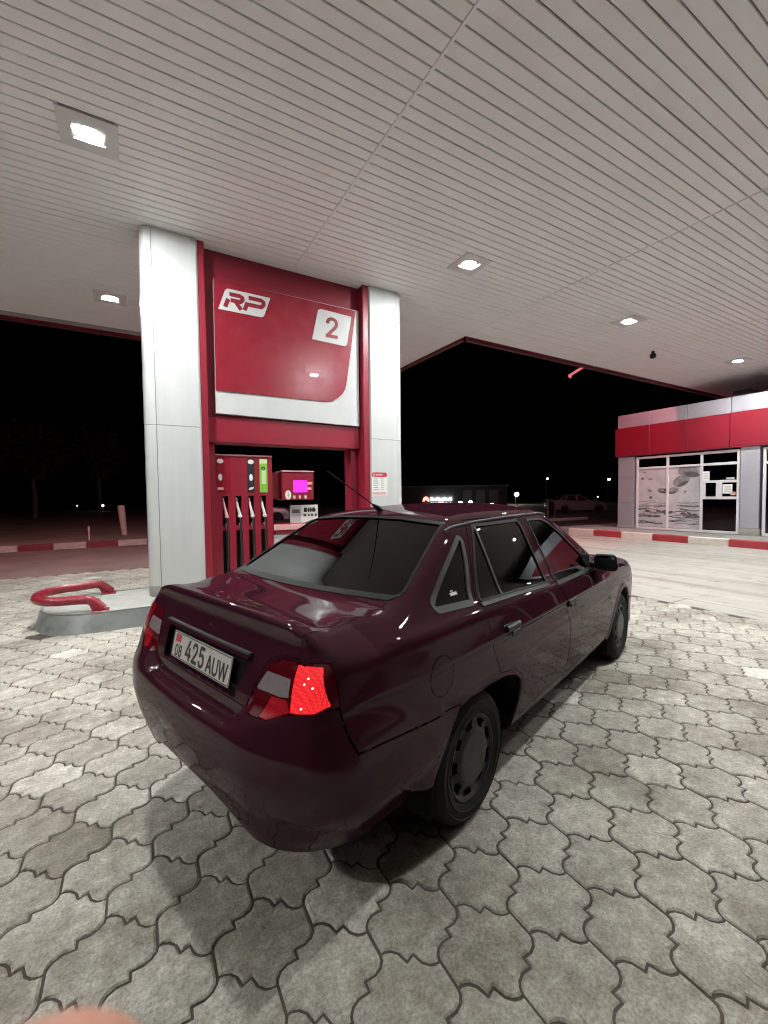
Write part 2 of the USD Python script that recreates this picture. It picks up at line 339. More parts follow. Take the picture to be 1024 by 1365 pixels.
def tone(): 
    t = rp.normal(.52, .10)
    if rp.random() < .05: t += .4
    if rp.random() < .08: t -= .16
    return float(np.clip(t, 0, 1))
for k, (_, dist, x, y) in enumerate(cells):
    V, t = paver_mesh(x, y, rp), tone()
    if k < 299:
        pr = obj('paver', (V, PF), MAT['paver'], pav)
        UsdGeom.PrimvarsAPI(pr).CreatePrimvar('tone', Sdf.ValueTypeNames.FloatArray, 'vertex').Set(Vt.FloatArray.FromNumpy(np.full(len(V), t, np.float32)))
    else:
        bulkV.append(V); bulkF.append(PF + nb_); bulkT.append(np.full(len(V), t, np.float32)); nb_ += len(V)
pr = obj('paver_field', (np.vstack(bulkV), np.vstack(bulkF)), MAT['paver'], pav, kind='stuff')
UsdGeom.PrimvarsAPI(pr).CreatePrimvar('tone', Sdf.ValueTypeNames.FloatArray, 'vertex').Set(Vt.FloatArray.FromNumpy(np.concatenate(bulkT)))

# kerbs: painted stones, red and white by turns, each a stone of its own
kr = thing('shop_kerb', 'red and white painted kerb along the pavement in front of the shop', 'kerb')
yb = [-8.45 + .97*i for i in range(0, 20)]
for i in range(19):
    white = abs(((yb[i]+.485) - 5.755)/.97 % 2) < .2 or abs(((yb[i]+.485) - 5.755)/.97 % 2 - 2) < .2
    obj('kerbstone', bx(13.60, 13.78, yb[i]+.006, yb[i]+.964, -.04, .20, .02), MAT['kerb_white' if white else 'kerb_red'], kr)
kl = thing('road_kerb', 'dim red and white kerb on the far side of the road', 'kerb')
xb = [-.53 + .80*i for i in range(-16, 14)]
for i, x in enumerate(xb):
    obj('kerbstone', bx(x+.006, x+.794, 15.5, 15.68, -.04, .17, .02), MAT['kerb_white_dimmed' if i % 2 == 0 else 'kerb_red_dimmed'], kl)

# ------------------------------------------------------------------ canopy
HC = 4.86
can = thing('canopy', 'large filling station canopy with a pale slatted ceiling and red lit edge', 'canopy')
SX = [-11.0, -6.35, -2.07, 2.14, 6.20, 10.70, 15.1, 19.2]
SP = .1217
def slat(x0, x1, yc, dz=0.0):
    w, e = SP/2-.0048, .005
    prof = [(-w, .016), (-w, e), (-w+e, 0), (w-e, 0), (w, e), (w, .016)]
    V = np.array([(x, yc+a, HC+b+dz) for x in (x0+.003, x1-.003) for a, b in prof]); Fc = []
    for i in range(5): Fc += [(i, i+6, i+7), (i, i+7, i+1)]
    Fc += [(0, 1, 2), (0, 2, 3), (0, 3, 4), (0, 4, 5), (6, 8, 7), (6, 9, 8), (6, 10, 9), (6, 11, 10)]
    return V, np.array(Fc)
LAMPS = [(-.28, 8.64), (-.28, 4.89), (4.34, 4.87), (8.52, 4.92), (13.6, 5.0), (-4.9, 4.89), (4.4, 1.14), (8.7, 1.14), (13.5, 1.14), (-4.9, 1.14)]
HW = .235
slats = []
for b in range(len(SX)-1):
    for r in range(-62, 48):
        yc = 4.34 + SP*r
        ylim = 10.42 if SX[b+1] <= 6.21 else 7.14
        if yc + SP/2 > ylim or yc < -5.2: continue
        segs = [(SX[b]+.011, SX[b+1]-.011)]
        for lx, ly in LAMPS:                      # cut out round each lamp's frame
            if abs(yc-ly) < HW - SP/2 + .035:
                segs = [q for a, c in segs for q in ([(a, c)] if lx+HW < a or lx-HW > c else [(a, lx-HW+.03), (lx+HW-.03, c)]) if q[1]-q[0] > .02]
        for sg in segs:
            seen = 0
            for x in np.linspace(sg[0], sg[1], 7):
                d = np.array([x, yc, HC-EYE]); zf = d @ fw
                if zf > .3:
                    u, v = 512+F_PX*(d @ rt)/zf, 682.5-F_PX*(d @ up)/zf
                    if 0 < u < 1024 and 0 < v < 600: seen = max(seen, 1/zf**2)
            slats.append((-seen, sg[0], sg[1], yc))
slats.sort(); bulk = []
for k, (_, a, c, yc) in enumerate(slats):
    s_ = slat(a, c, yc, float(rng.normal(0, .0012)))
    if k < 299: obj('ceiling_slat', s_, MAT['ceiling_white'], can)
    else: bulk.append(s_)
obj('ceiling_slats', cat_(*bulk), MAT['ceiling_white'], can, kind='stuff')
void = unary_union([sbox(-11, -5.2, 6.2, 10.42), sbox(6.19, -5.2, 19.2, 7.14)])
obj('ceiling_backing', ext(void, .7, HC+.022), MAT['ceiling_void'], can)
for i, x in enumerate(SX[1:-1]):
    hw_ = .014 if i == 2 else .008
    obj('joint_strip', bx(x-hw_, x+hw_, -5.2, 10.40 if x < 6.3 else 7.12, HC-(.008 if i == 2 else -.004), HC+.016, .003), MAT['ceiling_white'], can)
# red fascia panels round the canopy's edge with a red neon tube in front of them
def band(x0, x1, y0, y1, ox, oy):
    obj('fascia', bx(x0, x1, y0, y1, HC-.03, HC+.80, .004), MAT['facade_red'], can)
    obj('fascia_lip', bx(x0-.01, x1+.01, y0-.01, y1+.01, HC-.045, HC-.032), MAT['edge_brown'], can)
    ax_ = (x0+x1)/2 + ox*.08, (y0+y1)/2 + oy*.08
    e_ = [(ax_[0], y0+.35, HC+.32), (ax_[0], y1-.05, HC+.32)] if ox else [(x0+.35, ax_[1], HC+.32), (x1-.05, ax_[1], HC+.32)]
    obj('neon_tube', tube(e_, .03, 8), MAT['fascia_glow'], can)
band(-11, 6.14, 10.44, 10.52, 0, 1); band(6.22, 6.30, 7.26, 10.44, 1, 0); band(6.34, 19.2, 7.16, 7.24, 0, 1); band(19.24, 19.32, -5.2, 7.14, 1, 0); band(-11.1, -11.02, -5.2, 10.42, -1, 0)
pc = thing('canopy_post', 'short grey post between the shop roof and the canopy', 'post', (17.9, 6.35, 0))
obj('post', bx(-.3, .3, -.25, .25, 4.25, HC-.001, .02), MAT['facade_grey'], pc)
obj('base_plate', bx(-.4, .4, -.35, .35, 4.235, 4.25), MAT['steel'], pc)
lab = {0: 'square floodlight behind the portal, over the far left edge of the canopy', 1: 'square floodlight in the ceiling nearest the camera, left of the portal', 2: 'round glaring floodlight in the ceiling right of the portal', 3: 'floodlight in the ceiling above the gap between the car and the shop', 4: 'farthest floodlight, in the ceiling close to the shop roof'}
for i, (x, y) in enumerate(LAMPS):
    t = thing('ceiling_floodlight', lab.get(i, 'square floodlight in the part of the canopy ceiling outside the picture'), 'lamp', (x, y, HC), group=None if i in lab else 'canopy lamps outside the picture')
    fr = sbox(-HW, -HW, HW, HW).difference(sbox(-.125, -.10, .125, .10))
    obj('frame', ext(fr, .02, -.012), MAT['frame_white'], t)
    obj('housing', ext(sbox(-.16, -.14, .16, .14).difference(sbox(-.125, -.10, .125, .10)), .05, .008), MAT['steel'], t)
    el = affinity.scale(Point(0, 0).buffer(1, resolution=10), .108, .082)
    obj('reflector', ext(sbox(-.125, -.10, .125, .10).difference(el), .012, -.006), MAT['frame_white'], t)
    obj('led_panel', ext(el.buffer(-.001), .02, -.009), MAT['led_white'], t)
    obj('back', bx(-.16, .16, -.14, .14, .03, .06), MAT['steel'], t)
cc = thing('ceiling_camera', 'small black dome camera under the canopy ceiling', 'camera', (10.83, 5.66, HC))
obj('bracket', bx(-.03, .03, -.03, .03, -.06, 0, .01), MAT['black_plastic'], cc)
s_ = trimesh.creation.icosphere(2, .07); s_.apply_translation((0, 0, -.11)); obj('dome', s_, MAT['black_plastic'], cc, smooth=True)
ar = thing('red_arm', 'red tilted arm sticking out from the canopy edge', 'bracket', (10.40, 7.22, HC-.03))
obj('arm', tube([(0, 0, 0), (.28, .62, -.04)], .035, 8), MAT['arm_glow'], ar, smooth=40)
obj('tip', tube([(.23, .53, -.04), (.23, .56, -.12)], .035, 8), MAT['arm_glow'], ar, smooth=40)

# ------------------------------------------------------------------ pump island
ZI = .20
isl = thing('pump_island', 'long grey raised island with a rounded nose carrying the portal', 'island')
def stadium(x0, x1, y0, y1, n=14):
    r = (y1-y0)/2; yc = (y0+y1)/2; rx = .62
    a = np.linspace(np.pi/2, 3*np.pi/2, n)
    return [(x0+rx+rx*np.cos(t), yc+r*np.sin(t)) for t in a] + [(x1-rx-rx*np.cos(t), yc-r*np.sin(t)) for t in a]
bot, topo = np.array(stadium(-1.06, 5.35, 5.56, 6.94)), np.array(stadium(-1.00, 5.29, 5.63, 6.87))
n = len(bot); V = [(*p, -.02) for p in bot] + [(*p, ZI-.008) for p in topo]; Fq = []
for k in range(n): l = (k+1) % n; Fq += [(k, l, l+n), (k, l+n, k+n)]
sk = trimesh.Trimesh(V, Fq, process=False); sk.fix_normals()
if sk.face_normals[0][0] > 0: sk.invert()
obj('skirt', sk, MAT['steel_skirt'], isl, smooth=35)
sd = Polygon(stadium(-.985, 5.275, 5.645, 6.855))
cuts = [-.43, .75, 1.95, 3.15, 4.45]
prev = -2
for c in cuts + [7]:
    pc_ = sd.intersection(sbox(prev+.003, 5, c-.003, 8)); prev = c
    obj('top_slab', ext(pc_, .03, ZI-.03), MAT['concrete_white'], isl)
rim = sd.buffer(.012).difference(sd.buffer(-.018))
obj('rim', ext(rim, .012, ZI-.006), MAT['steel_skirt'], isl)
hp = thing('guard_hoop', 'red tubular U-shaped guard on the nose of the pump island', 'guard rail')
a = np.linspace(-np.pi/2, np.pi/2, 13)
def hoop_path():
    near = [(-.36, 5.73, ZI+.02), (-.425, 5.745, ZI+.085), (-.475, 5.755, ZI+.128), (-.52, 5.765, ZI+.138), (-.66, 5.81, ZI+.138)]
    arc = [(-.70-.33*math.cos(t), 6.25+.42*math.sin(t), ZI+.135) for t in a]
    far = [(p[0]+.03, 12.5-p[1], p[2]) for p in near[::-1]]
    return near + arc + far
obj('hoop', tube(hoop_path(), .052, 12), MAT['hoop_red'], hp, smooth=50)
for yy in (5.74, 6.76):
    q = 0 if yy < 6 else .03
    obj('foot', cat_(bx(-.47+q, -.30+q, yy-.085, yy+.085, ZI+.001, ZI+.014, .004)), MAT['hoop_red'], hp)
    obj('gusset', mp(ext(Polygon([(-.46, 0), (-.33, 0), (-.42, .10), (-.50, .10)]), .07), lambda A, B, Cc: (A+q, yy+.035-Cc, ZI+.014+B)), MAT['hoop_red'], hp)

# ------------------------------------------------------------------ portal
YF, YB = 6.13, 6.70
def column(x0, x1, left_out, label):
    c = thing('column', label, 'column')
    ri = .13
    def outline(o):
        p = [(x1-o, YF+o), (x1-o, YB-o)] if left_out else [(x0+o, YB-o), (x0+o, YF+o)]
        arcs = []
        if left_out:
            arcs = [(x0+ri-(ri-o)*math.cos(t), YF+ri-(ri-o)*math.sin(t)) for t in np.linspace(0, np.pi/2, 7)]
            arcb = [(x0+ri-(ri-o)*math.sin(t), YB-ri+(ri-o)*math.cos(t)) for t in np.linspace(0, np.pi/2, 7)]
            return Polygon(p + arcb + arcs)
        arcs = [(x1-ri+(ri-o)*math.sin(t), YF+ri-(ri-o)*math.cos(t)) for t in np.linspace(0, np.pi/2, 7)]
        arcb = [(x1-ri+(ri-o)*math.cos(t), YB-ri+(ri-o)*math.sin(t)) for t in np.linspace(0, np.pi/2, 7)]
        return Polygon(p + arcs + arcb)
    obj('core', ext(outline(.022), HC-ZI-.02, ZI+.01), MAT['joint_dark'], c)
    obj('plinth', ext(outline(-.004), .13, ZI+.002), MAT['plinth_grey'], c)
    shell = outline(0).difference(outline(.018))
    xs = x0+ri if left_out else x1-ri
    reg = {'corner_panel': sbox(x0-1, 5, xs-.003, 8) if left_out else sbox(xs+.003, 5, x1+1, 8), 'front_panel': sbox(xs+.003, 5, x1+1, 6.4) if left_out else sbox(x0-1, 5, xs-.003, 6.4),
           'rear_panel': sbox(xs+.003, 6.406, x1+1, 8) if left_out else sbox(x0-1, 6.406, xs-.003, 8)}
    for z0, z1 in ((ZI+.135, 2.397), (2.403, HC-.004)):
        for nm, rg in reg.items():
            obj(nm, ext(shell.intersection(rg), z1-z0, z0), MAT['white_panel'], c, smooth=35)
    return c
column(.12, .765, True, 'white clad column at the left end of the portal')
column(3.35, 3.98, False, 'white clad column at the right end of the portal behind the car')
pt = thing('fuel_portal', 'red portal frame between two white columns with a hanging sign', 'portal')
for x0, x1, o in ((.785, .87, 1), (3.235, 3.335, -1)):
    obj('pillar', bx(x0, x1, YF+.03, YB-.03, ZI+.002, HC-.003, .006), MAT['red_frame'], pt)
    xw = x0-.018 if o > 0 else x1
    obj('edge_trim', bx(xw+.001, xw+.017, YF+.02, YF+.06, ZI+.14, HC-.003), MAT['frame_white'], pt)
    xi = (.872, .98) if o > 0 else (3.10, 3.233)
    obj('inner_jamb', bx(xi[0], xi[1], YF+.26, YB-.06, ZI+.002, 2.235), MAT['dark_red'], pt)
obj('backboard', bx(.872, 3.233, YF+.20, YF+.30, 2.601, HC-.003), MAT['dark_red'], pt)
obj('beam', bx(.872, 3.233, YF+.17, YB-.05, 2.24, 2.598, .01), MAT['red_frame'], pt)
sg = thing('portal_sign', 'glossy red sign panel with white corner border, RP logo plate and number two', 'sign')
YS = YF+.12
full = Polygon([(.985, 2.63), (3.195, 2.605), (3.205, 4.462), (.995, 4.45)])
redp = Polygon([(.989, 2.94), (2.60, 2.945), (2.72, 2.965), (2.81, 3.02), (2.89, 3.09), (2.94, 3.17), (2.965, 3.26), (3.06, 3.85), (3.135, 4.36), (3.145, 4.445), (.995, 4.445)])
obj('panel_box', wallY(full, YF+.199, .075), MAT['sign_white'], sg)
obj('red_board', wallY(redp, YS-.0005, .012), MAT['red_panel'], sg)
def rounded(p, r): return Polygon(p).buffer(-r).buffer(r, resolution=6)
def plate(p, r=.05):
    q = Polygon(p); a_, c_ = rounded(p, r), q
    xm, zm = q.centroid.x, q.centroid.y      # rounded at top left and bottom right only
    sharp = unary_union([q.intersection(sbox(xm, zm, xm+9, zm+9)), q.intersection(sbox(xm-9, zm-9, xm, zm))])
    return unary_union([a_, sharp])
pl1 = plate([(1.15, 4.345), (1.765, 4.345), (1.66, 4.045), (1.045, 4.045)], .06)
pl2 = plate([(2.505, 4.355), (3.065, 4.335), (2.975, 3.85), (2.395, 3.87)], .06)
obj('logo_plate', wallY(pl1, YS-.0125, .008), MAT['sign_white'], sg, label='white slanted plate with the letters RP')
obj('number_plate', wallY(pl2, YS-.0125, .008), MAT['sign_white'], sg, label='white slanted plate with the number 2')
def sl(pts, w=.028): return LineString(pts).buffer(w, cap_style=2, join_style=1)
R_ = unary_union([sl([(0, 0), (.045, .115)]), sl([(.06, .185), (.20, .185), (.235, .17), (.235, .135), (.205, .105), (.075, .105)]), sl([(.135, .105), (.215, 0)])])
P_ = unary_union([sl([(0, 0), (.045, .115)]), sl([(.06, .185), (.235, .185), (.27, .165), (.268, .125), (.235, .09), (.05, .09)])])
R_, P_ = affinity.translate(R_, 1.135, 4.09), affinity.translate(P_, 1.395, 4.095)
for g in (R_, P_): obj('letter', wallY(g, YS-.0207, .003), MAT['dark_red'], sg)
t2 = meshkit.text_mesh('2', .30, .003, bold=True); t2.apply_translation(-np.array([t2.bounds[:, 0].mean(), t2.bounds[:, 1].mean(), 0]))
obj('numeral', mp(t2, lambda a_, b_, c_: (2.725+a_+.05*b_, YS-.0206-c_, 4.10+b_)), MAT['dark_red'], sg)
# price list stuck on the right column
pr_ = thing('price_list', 'small paper price list with a red header on the right white column', 'notice', (3.49, YF-.001, 1.66))
obj('sheet', wallY(sbox(-.14, -.19, .15, .19), 0, .002), MAT['paper'], pr_)
hd = rounded([(-.14, .115), (.145, .115), (.145, .19), (-.14, .19)], .025)
obj('header', wallY(hd, -.0022, .002), MAT['ink_red'], pr_)
obj('header_mark', cat_(wallY(sbox(-.12, .135, -.09, .17), -.0044, .001), wallY(sbox(-.07, .14, .06, .165), -.0044, .001)), MAT['nozzle_pink'], pr_)
for k in range(6):
    z0 = .085-k*.036
    obj('text_line', cat_(wallY(sbox(-.115, z0-.008, -.035+.01*(k % 3), z0+.008), -.0022, .001), wallY(sbox(.03, z0-.008, .075, z0+.008), -.0022, .001)), MAT['print_grey'], pr_)
obj('footer', wallY(sbox(-.13, -.175, .13, -.135), -.0022, .001), MAT['nozzle_pink'], pr_)

# ------------------------------------------------------------------ dispenser with four nozzles
YD = 6.42
dp = thing('fuel_dispenser', 'red fuel dispenser with four hanging nozzles beside the left column', 'fuel pump')
slots = [1.105, 1.29, 1.47, 1.65]
body2 = sbox(.985, ZI+.01, 1.79, 2.065)
holes = unary_union([sbox(x-.042, 1.06, x+.042, 1.485) for x in slots] + [sbox(x-.045, .30, x+.045, .985) for x in slots])
obj('cabinet', wallY(body2.difference(holes), YD+.14, .14), MAT['red_frame'], dp)
obj('cabinet_back', bx(.985, 1.79, YD+.142, YD+.40, ZI+.01, 2.065), MAT['red_frame'], dp)
obj('top_edge', bx(.98, 1.795, YD-.006, YD+.405, 2.066, 2.085, .004), MAT['nozzle_pink'], dp)
for x in slots:
    obj('slot_lining', bx(x-.041, x+.041, YD+.128, YD+.141, 1.061, 1.484), MAT['ink_black'], dp)
    obj('hose_recess', bx(x-.044, x+.044, YD+.128, YD+.141, .301, .984), MAT['ink_black'], dp)
for x0, x1, m_ in ((1.0, 1.19, 'red_panel'), (1.425, 1.525, 'ink_black'), (1.60, 1.715, 'fuel_green')):
    obj('grade_panel', wallY(sbox(x0, 1.535, x1, 2.035), YD-.0005, .004), MAT[m_], dp, label={'red_panel': 'red grade panel', 'ink_black': 'black grade panel', 'fuel_green': 'green grade panel'}[m_])
def blob(x, z, rx, rz, m_, nm='grade_mark'):
    obj(nm, wallY(affinity.scale(Point(x, z).buffer(1, resolution=5), rx, rz), YD-.005, .002), MAT[m_], dp)
for x in (1.047, 1.475): blob(x, 1.985, .043, .034, 'paper'); blob(x-.002, 1.755, .026, .050, 'paper'); 
obj('grade_mark', wallY(Polygon([(1.005, 1.575), (1.085, 1.575), (1.085, 1.61), (1.005, 1.61)]), YD-.005, .002), MAT['nozzle_pink'], dp)
obj('grade_mark', wallY(Polygon([(1.435, 1.57), (1.50, 1.585), (1.515, 1.62), (1.45, 1.605)]), YD-.005, .002), MAT['paper'], dp)
obj('grade_mark', wallY(sbox(1.603, 1.965, 1.712, 2.03), YD-.005, .002), MAT['fuel_pale'], dp)
obj('grade_mark', wallY(sbox(1.63, 1.66, 1.69, 1.88), YD-.005, .002), MAT['fuel_pale'], dp)
obj('grade_mark', wallY(Point(1.655, 1.89).buffer(.028).difference(Point(1.655, 1.89).buffer(.016)), YD-.007, .002), MAT['ink_black'], dp)
for xx in (1.265, 1.325): obj('panel_groove', wallY(sbox(xx-.008, 1.56, xx+.008, 2.0), YD-.0005, .002), MAT['dark_red'], dp)
for k, x in enumerate(slots):
    nz = thing('fuel_nozzle', ['pinkish nozzle in the first slot of the dispenser from the left', 'white nozzle in the second slot of the dispenser from the left', 'white nozzle in the third slot, under the black grade panel', 'white nozzle in the last slot, under the green grade panel'][k], 'nozzle', (x, YD+.03, 0), group=None)
    obj('grip', tube([(-.020, 0, 1.40), (-.012, -.01, 1.33), (.004, -.015, 1.27), (.016, -.02, 1.21)], [.016, .019, .021, .026], 8), MAT['nozzle_pink' if k == 0 else 'nozzle_white'], nz, smooth=50)
    obj('spout', tube([(-.020, 0, 1.40), (-.022, .02, 1.46)], .011, 8), MAT['steel'], nz)
    s_ = trimesh.creation.icosphere(2, .032); s_.apply_scale((1, .8, 1)); s_.apply_translation((.016, -.02, 1.19))
    obj('splash_guard', s_, MAT['nozzle_pink' if k == 0 else 'nozzle_white'], nz, smooth=True)
    obj('swivel', tube([(.016, -.02, 1.09), (.016, -.025, 1.00)], [.020, .014], 8), MAT['nozzle_white'], nz, smooth=50)
    obj('lever', tube([(.03, -.03, 1.30), (.04, -.035, 1.24), (.03, -.03, 1.19)], .005, 6), MAT['black_plastic'], nz)
    obj('hose', tube([(.016, -.02, 1.19), (.018, -.035, 1.10), (.018, -.045, .9), (.020, -.05, .6), (.012, -.04, .42), (-.01, -.02, .34), (-.03, .03, .40), (-.03, .09, .5)], .0145, 8), MAT['hose_black'], nz, smooth=50)
# payment terminal and side counter
bxp = thing('payment_terminal', 'red payment box with a glowing magenta screen right of the dispenser', 'terminal')
obj('case', bx(1.955, 2.47, 6.47, 6.78, 1.412, 1.85, .01), MAT['red_frame'], bxp)
obj('hood', bx(1.95, 2.476, 6.455, 6.785, 1.852, 1.872, .004), MAT['nozzle_pink'], bxp)
obj('arm', bx(1.797, 1.952, 6.56, 6.74, 1.43, 1.845, .01), MAT['dark_red'], bxp)
obj('screen', wallY(sbox(2.13, 1.535, 2.358, 1.718), 6.4695, .004), MAT['screen_magenta'], bxp)
obj('round_plate', wallY(affinity.scale(Point(2.046, 1.494).buffer(1, resolution=8), .047, .072), 6.4695, .005), MAT['paper'], bxp)
obj('round_mark', wallY(unary_union([sbox(2.04, 1.45, 2.052, 1.54), sbox(2.028, 1.485, 2.064, 1.503)]), 6.464, .002), MAT['print_grey'], bxp)
for x, z in ((2.40, 1.675), (2.385, 1.59)): obj('card_slot', wallY(sbox(x-.035, z-.02, x+.045, z+.02), 6.4695, .004), MAT['nozzle_pink'], bxp)
for x in (2.145, 2.235, 2.33): obj('fuel_icon', wallY(sbox(x-.018, 1.435, x+.018, 1.483), 6.4695, .004), MAT['kerb_white'], bxp)
ct = thing('side_cabinet', 'low white cabinet with a red top right of the dispenser', 'cabinet')
obj('body', bx(1.80, 3.09, 6.46, 6.80, ZI+.012, .885, .008), MAT['white_panel'], ct)
obj('top', bx(1.797, 3.095, 6.42, 6.84, .887, 1.045, .03), MAT['red_frame'], ct)
obj('edge', bx(1.797, 3.095, 6.405, 6.419, .955, 1.04, .004), MAT['nozzle_pink'], ct)
sn = thing('notice_board', 'white notice board with dark lettering standing on the low cabinet', 'notice')
obj('board', bx(2.12, 2.585, 6.60, 6.615, 1.047, 1.33), MAT['paper'], sn)
obj('grey_half', wallY(sbox(2.125, 1.06, 2.29, 1.325), 6.5995, .002), MAT['print_grey'], sn)
obj('print', cat_(*[wallY(sbox(x, 1.215, x+w, 1.285), 6.5995, .002) for x, w in ((2.345, .05), (2.41, .025), (2.445, .03), (2.485, .05))], wallY(sbox(2.36, 1.235, 2.55, 1.255), 6.597, .001)), MAT['ink_black'], sn)
obj('print', cat_(*[wallY(sbox(x, 1.145, x+w, 1.185), 6.5995, .002) for x, w in ((2.335, .05), (2.41, .03), (2.46, .04), (2.525, .04))]), MAT['print_dark'], sn)
obj('print', wallY(sbox(2.15, 1.20, 2.27, 1.26), 6.597, .002), MAT['print_dark'], sn)

# ------------------------------------------------------------------ shop
XS = 15.2
shp = thing('shop', 'filling station shop with grey and red fascia panels and white framed windows', 'shop')
obj('wall', cat_(bx(XS+.12, 22, -8, 9.10, .197, 4.15)), MAT['facade_grey'], shp)
obj('roof', bx(XS+.05, 22.1, -8.1, 9.12, 4.152, 4.20), MAT['joint_dark'], shp)
fj = [9.13, 7.96, 6.88, 5.72, 4.55, 3.38, 2.21, 1.04, -.13, -1.3, -2.5, -4, -6, -8]
for i in range(len(fj)-1):
    a_, b_ = fj[i+1]+.008, fj[i]-.008
    obj('grey_fascia_panel', bx(XS-.02, XS+.119, a_, b_, 3.78, 4.24, .008), MAT['facade_silver'], shp)
    obj('red_fascia_panel', bx(XS-.09, XS+.119, a_, b_ + (.05 if i == 0 else 0), 2.79, 3.772, .008), MAT['facade_red'], shp)
obj('fascia_soffit', bx(XS-.08, XS+.12, -8, 9.15, 2.76, 2.786), MAT['dark_red'], shp)
for k in range(4):
    y0 = 9.14
    obj('side_fascia_panel', bx(XS+.13+k*1.6, XS+.122+(k+1)*1.6, 9.104, 9.17, 2.79, 4.22, .006), MAT['facade_red'], shp)
for z0, z1 in ((.30, 1.10), (1.108, 2.0), (2.008, 2.752)):
    obj('pilaster_panel', bx(XS+.0, XS+.118, 8.53, 9.10, z0, z1, .006), MAT['facade_grey'], shp)
obj('pilaster_panel', bx(XS+.0, XS+.118, 5.03, 5.47, .40, 2.752, .006), MAT['facade_silver'], shp)
obj('plinth', bx(XS-.02, XS+.118, 8.5, 9.12, .198, .297, .01), MAT['plinth_grey'], shp)
obj('plinth', bx(XS-.02, XS+.118, 5.0, 5.5, .198, .395, .01), MAT['plinth_grey'], shp)
def fr_(y0, y1, z0, z1, par, nm='frame'): return obj(nm, bx(XS+.02, XS+.10, y0, y1, z0, z1, .006), MAT['frame_white'], par)
w = shp
def pane(y0, y1, z0, z1, m_='shop_glass', nm='pane'): return obj(nm, bx(XS+.062, XS+.068, y0, y1, z0, z1), MAT[m_], w)
obj('dark_interior', bx(XS+.105, XS+.119, -7.5, 8.5, .25, 2.75), MAT['ink_black'], w)
for y in (8.43, 7.45, 6.47, 5.53): fr_(y-.035, y+.035, .21, 2.70, w, 'mullion')
for a_, b_ in ((7.485, 8.395), (6.505, 7.415)):
    for z in (.245, 2.31, 2.665): fr_(a_, b_, z-.035, z+.035, w, 'rail')
    pane(a_, b_, .28, 2.275); pane(a_, b_, 2.345, 2.63)
a_, b_ = 5.565, 6.435
for z in (.245, 1.28, 1.78, 2.31, 2.665): fr_(a_, b_, z-.04, z+.04, w, 'rail')
fr_(5.93, 6.08, 1.321, 1.739, w, 'mullion')
for z0, z1 in ((.286, 1.239), (1.821, 2.269), (2.351, 2.624)): pane(a_, b_, z0, z1)
pane(5.565, 5.929, 1.321, 1.739); pane(6.081, 6.435, 1.321, 1.739)
fr_(6.36, 6.434, 1.32, 1.74, w, 'mullion')
# large windows beyond the pilaster, running out of the picture
for y in (4.93, 3.4, 1.8, .2, -1.4): fr_(y-.035, y+.035, .21, 2.70, w, 'mullion')
for i, y in enumerate((4.93, 3.4, 1.8, .2)):
    y0, y1 = [3.435, 1.835, .235, -1.365][i], y-.036
    for z in (.245, 2.27, 2.665): fr_(y0, y1, z-.04, z+.04, w, 'rail')
    pane(y0, y1, .286, 2.229); pane(y0, y1, 2.311, 2.624)
# printed films on the two left panes: falling pebbles over rippled water
def film(y0, y1, z0, z1, label, shapes):
    f = thing('window_poster', label, 'poster')
    obj('film', wallX(sbox(y0, z0, y1, z1), XS+.061, .002), MAT['print_grey'], f)
    for nm, ps, m_, o in shapes:
        g = unary_union(ps).intersection(sbox(y0, z0, y1, z1))
        if g.area > 1e-4: obj(nm, wallX(g, XS+.0585-o, .0012), MAT[m_], f)
def ell(y, z, a_, b_, r=0): return affinity.rotate(affinity.scale(Point(y, z).buffer(1, resolution=8), a_, b_), r)
rq = np.random.default_rng(5)
def ripples(y0, y1):
    out, dk = [], []
    for k in range(26):
        z = .42+.75*rq.random()**1.2; y = y0+rq.random()*(y1-y0); L_ = .08+.3*rq.random()
        p = LineString([(y-L_+2*L_*t, z+.02*math.sin(6*t+k)) for t in np.linspace(0, 1, 7)]).buffer(.007+.012*rq.random())
        (out if k % 2 else dk).append(p)
    return out, dk
peb = [ell(6.85, 2.12, .30, .19, 10), ell(7.05, 1.83, .26, .17, -25), ell(7.62, 1.52, .15, .085, 12), ell(7.28, 1.53, .17, .10, -12), ell(8.27, 1.95, .055, .045), ell(8.0, 1.92, .07, .03), ell(8.2, 2.16, .06, .03), ell(7.98, 1.3, .055, .045), ell(8.02, 1.53, .08, .04, 30), ell(6.93, 1.48, .05, .03, -30)]
pdk = [ell(6.75, 2.03, .22, .09, 10), ell(7.0, 1.73, .17, .06, -28), ell(7.6, 1.47, .14, .035, 12), ell(7.3, 1.45, .12, .035, -10), ell(7.98, 1.29, .045, .035), ell(8.27, 1.94, .04, .03), ell(7.52, 1.55, .05, .05)]
for y0, y1, nm in ((7.487, 8.393, 'grey printed window film with small falling pebbles, leftmost pane of the shop'), (6.507, 7.413, 'grey printed window film with two large pebbles, second pane of the shop')):
    o1, o2 = ripples(y0, y1)
    crown = [ell(y0+rq.random()*(y1-y0), .72+.06*rq.normal(), .07+.05*rq.random(), .03+.02*rq.random(), rq.random()*40-20) for _ in range(7)]
    film(y0, y1, .29, 2.27, nm, [('pebbles', peb, 'print_mid', 0), ('pebble_shades', pdk, 'print_dark', .0014), ('ripples', o1, 'print_mid', .0002), ('ripple_shades', o2+crown, 'print_dark', .0016)])
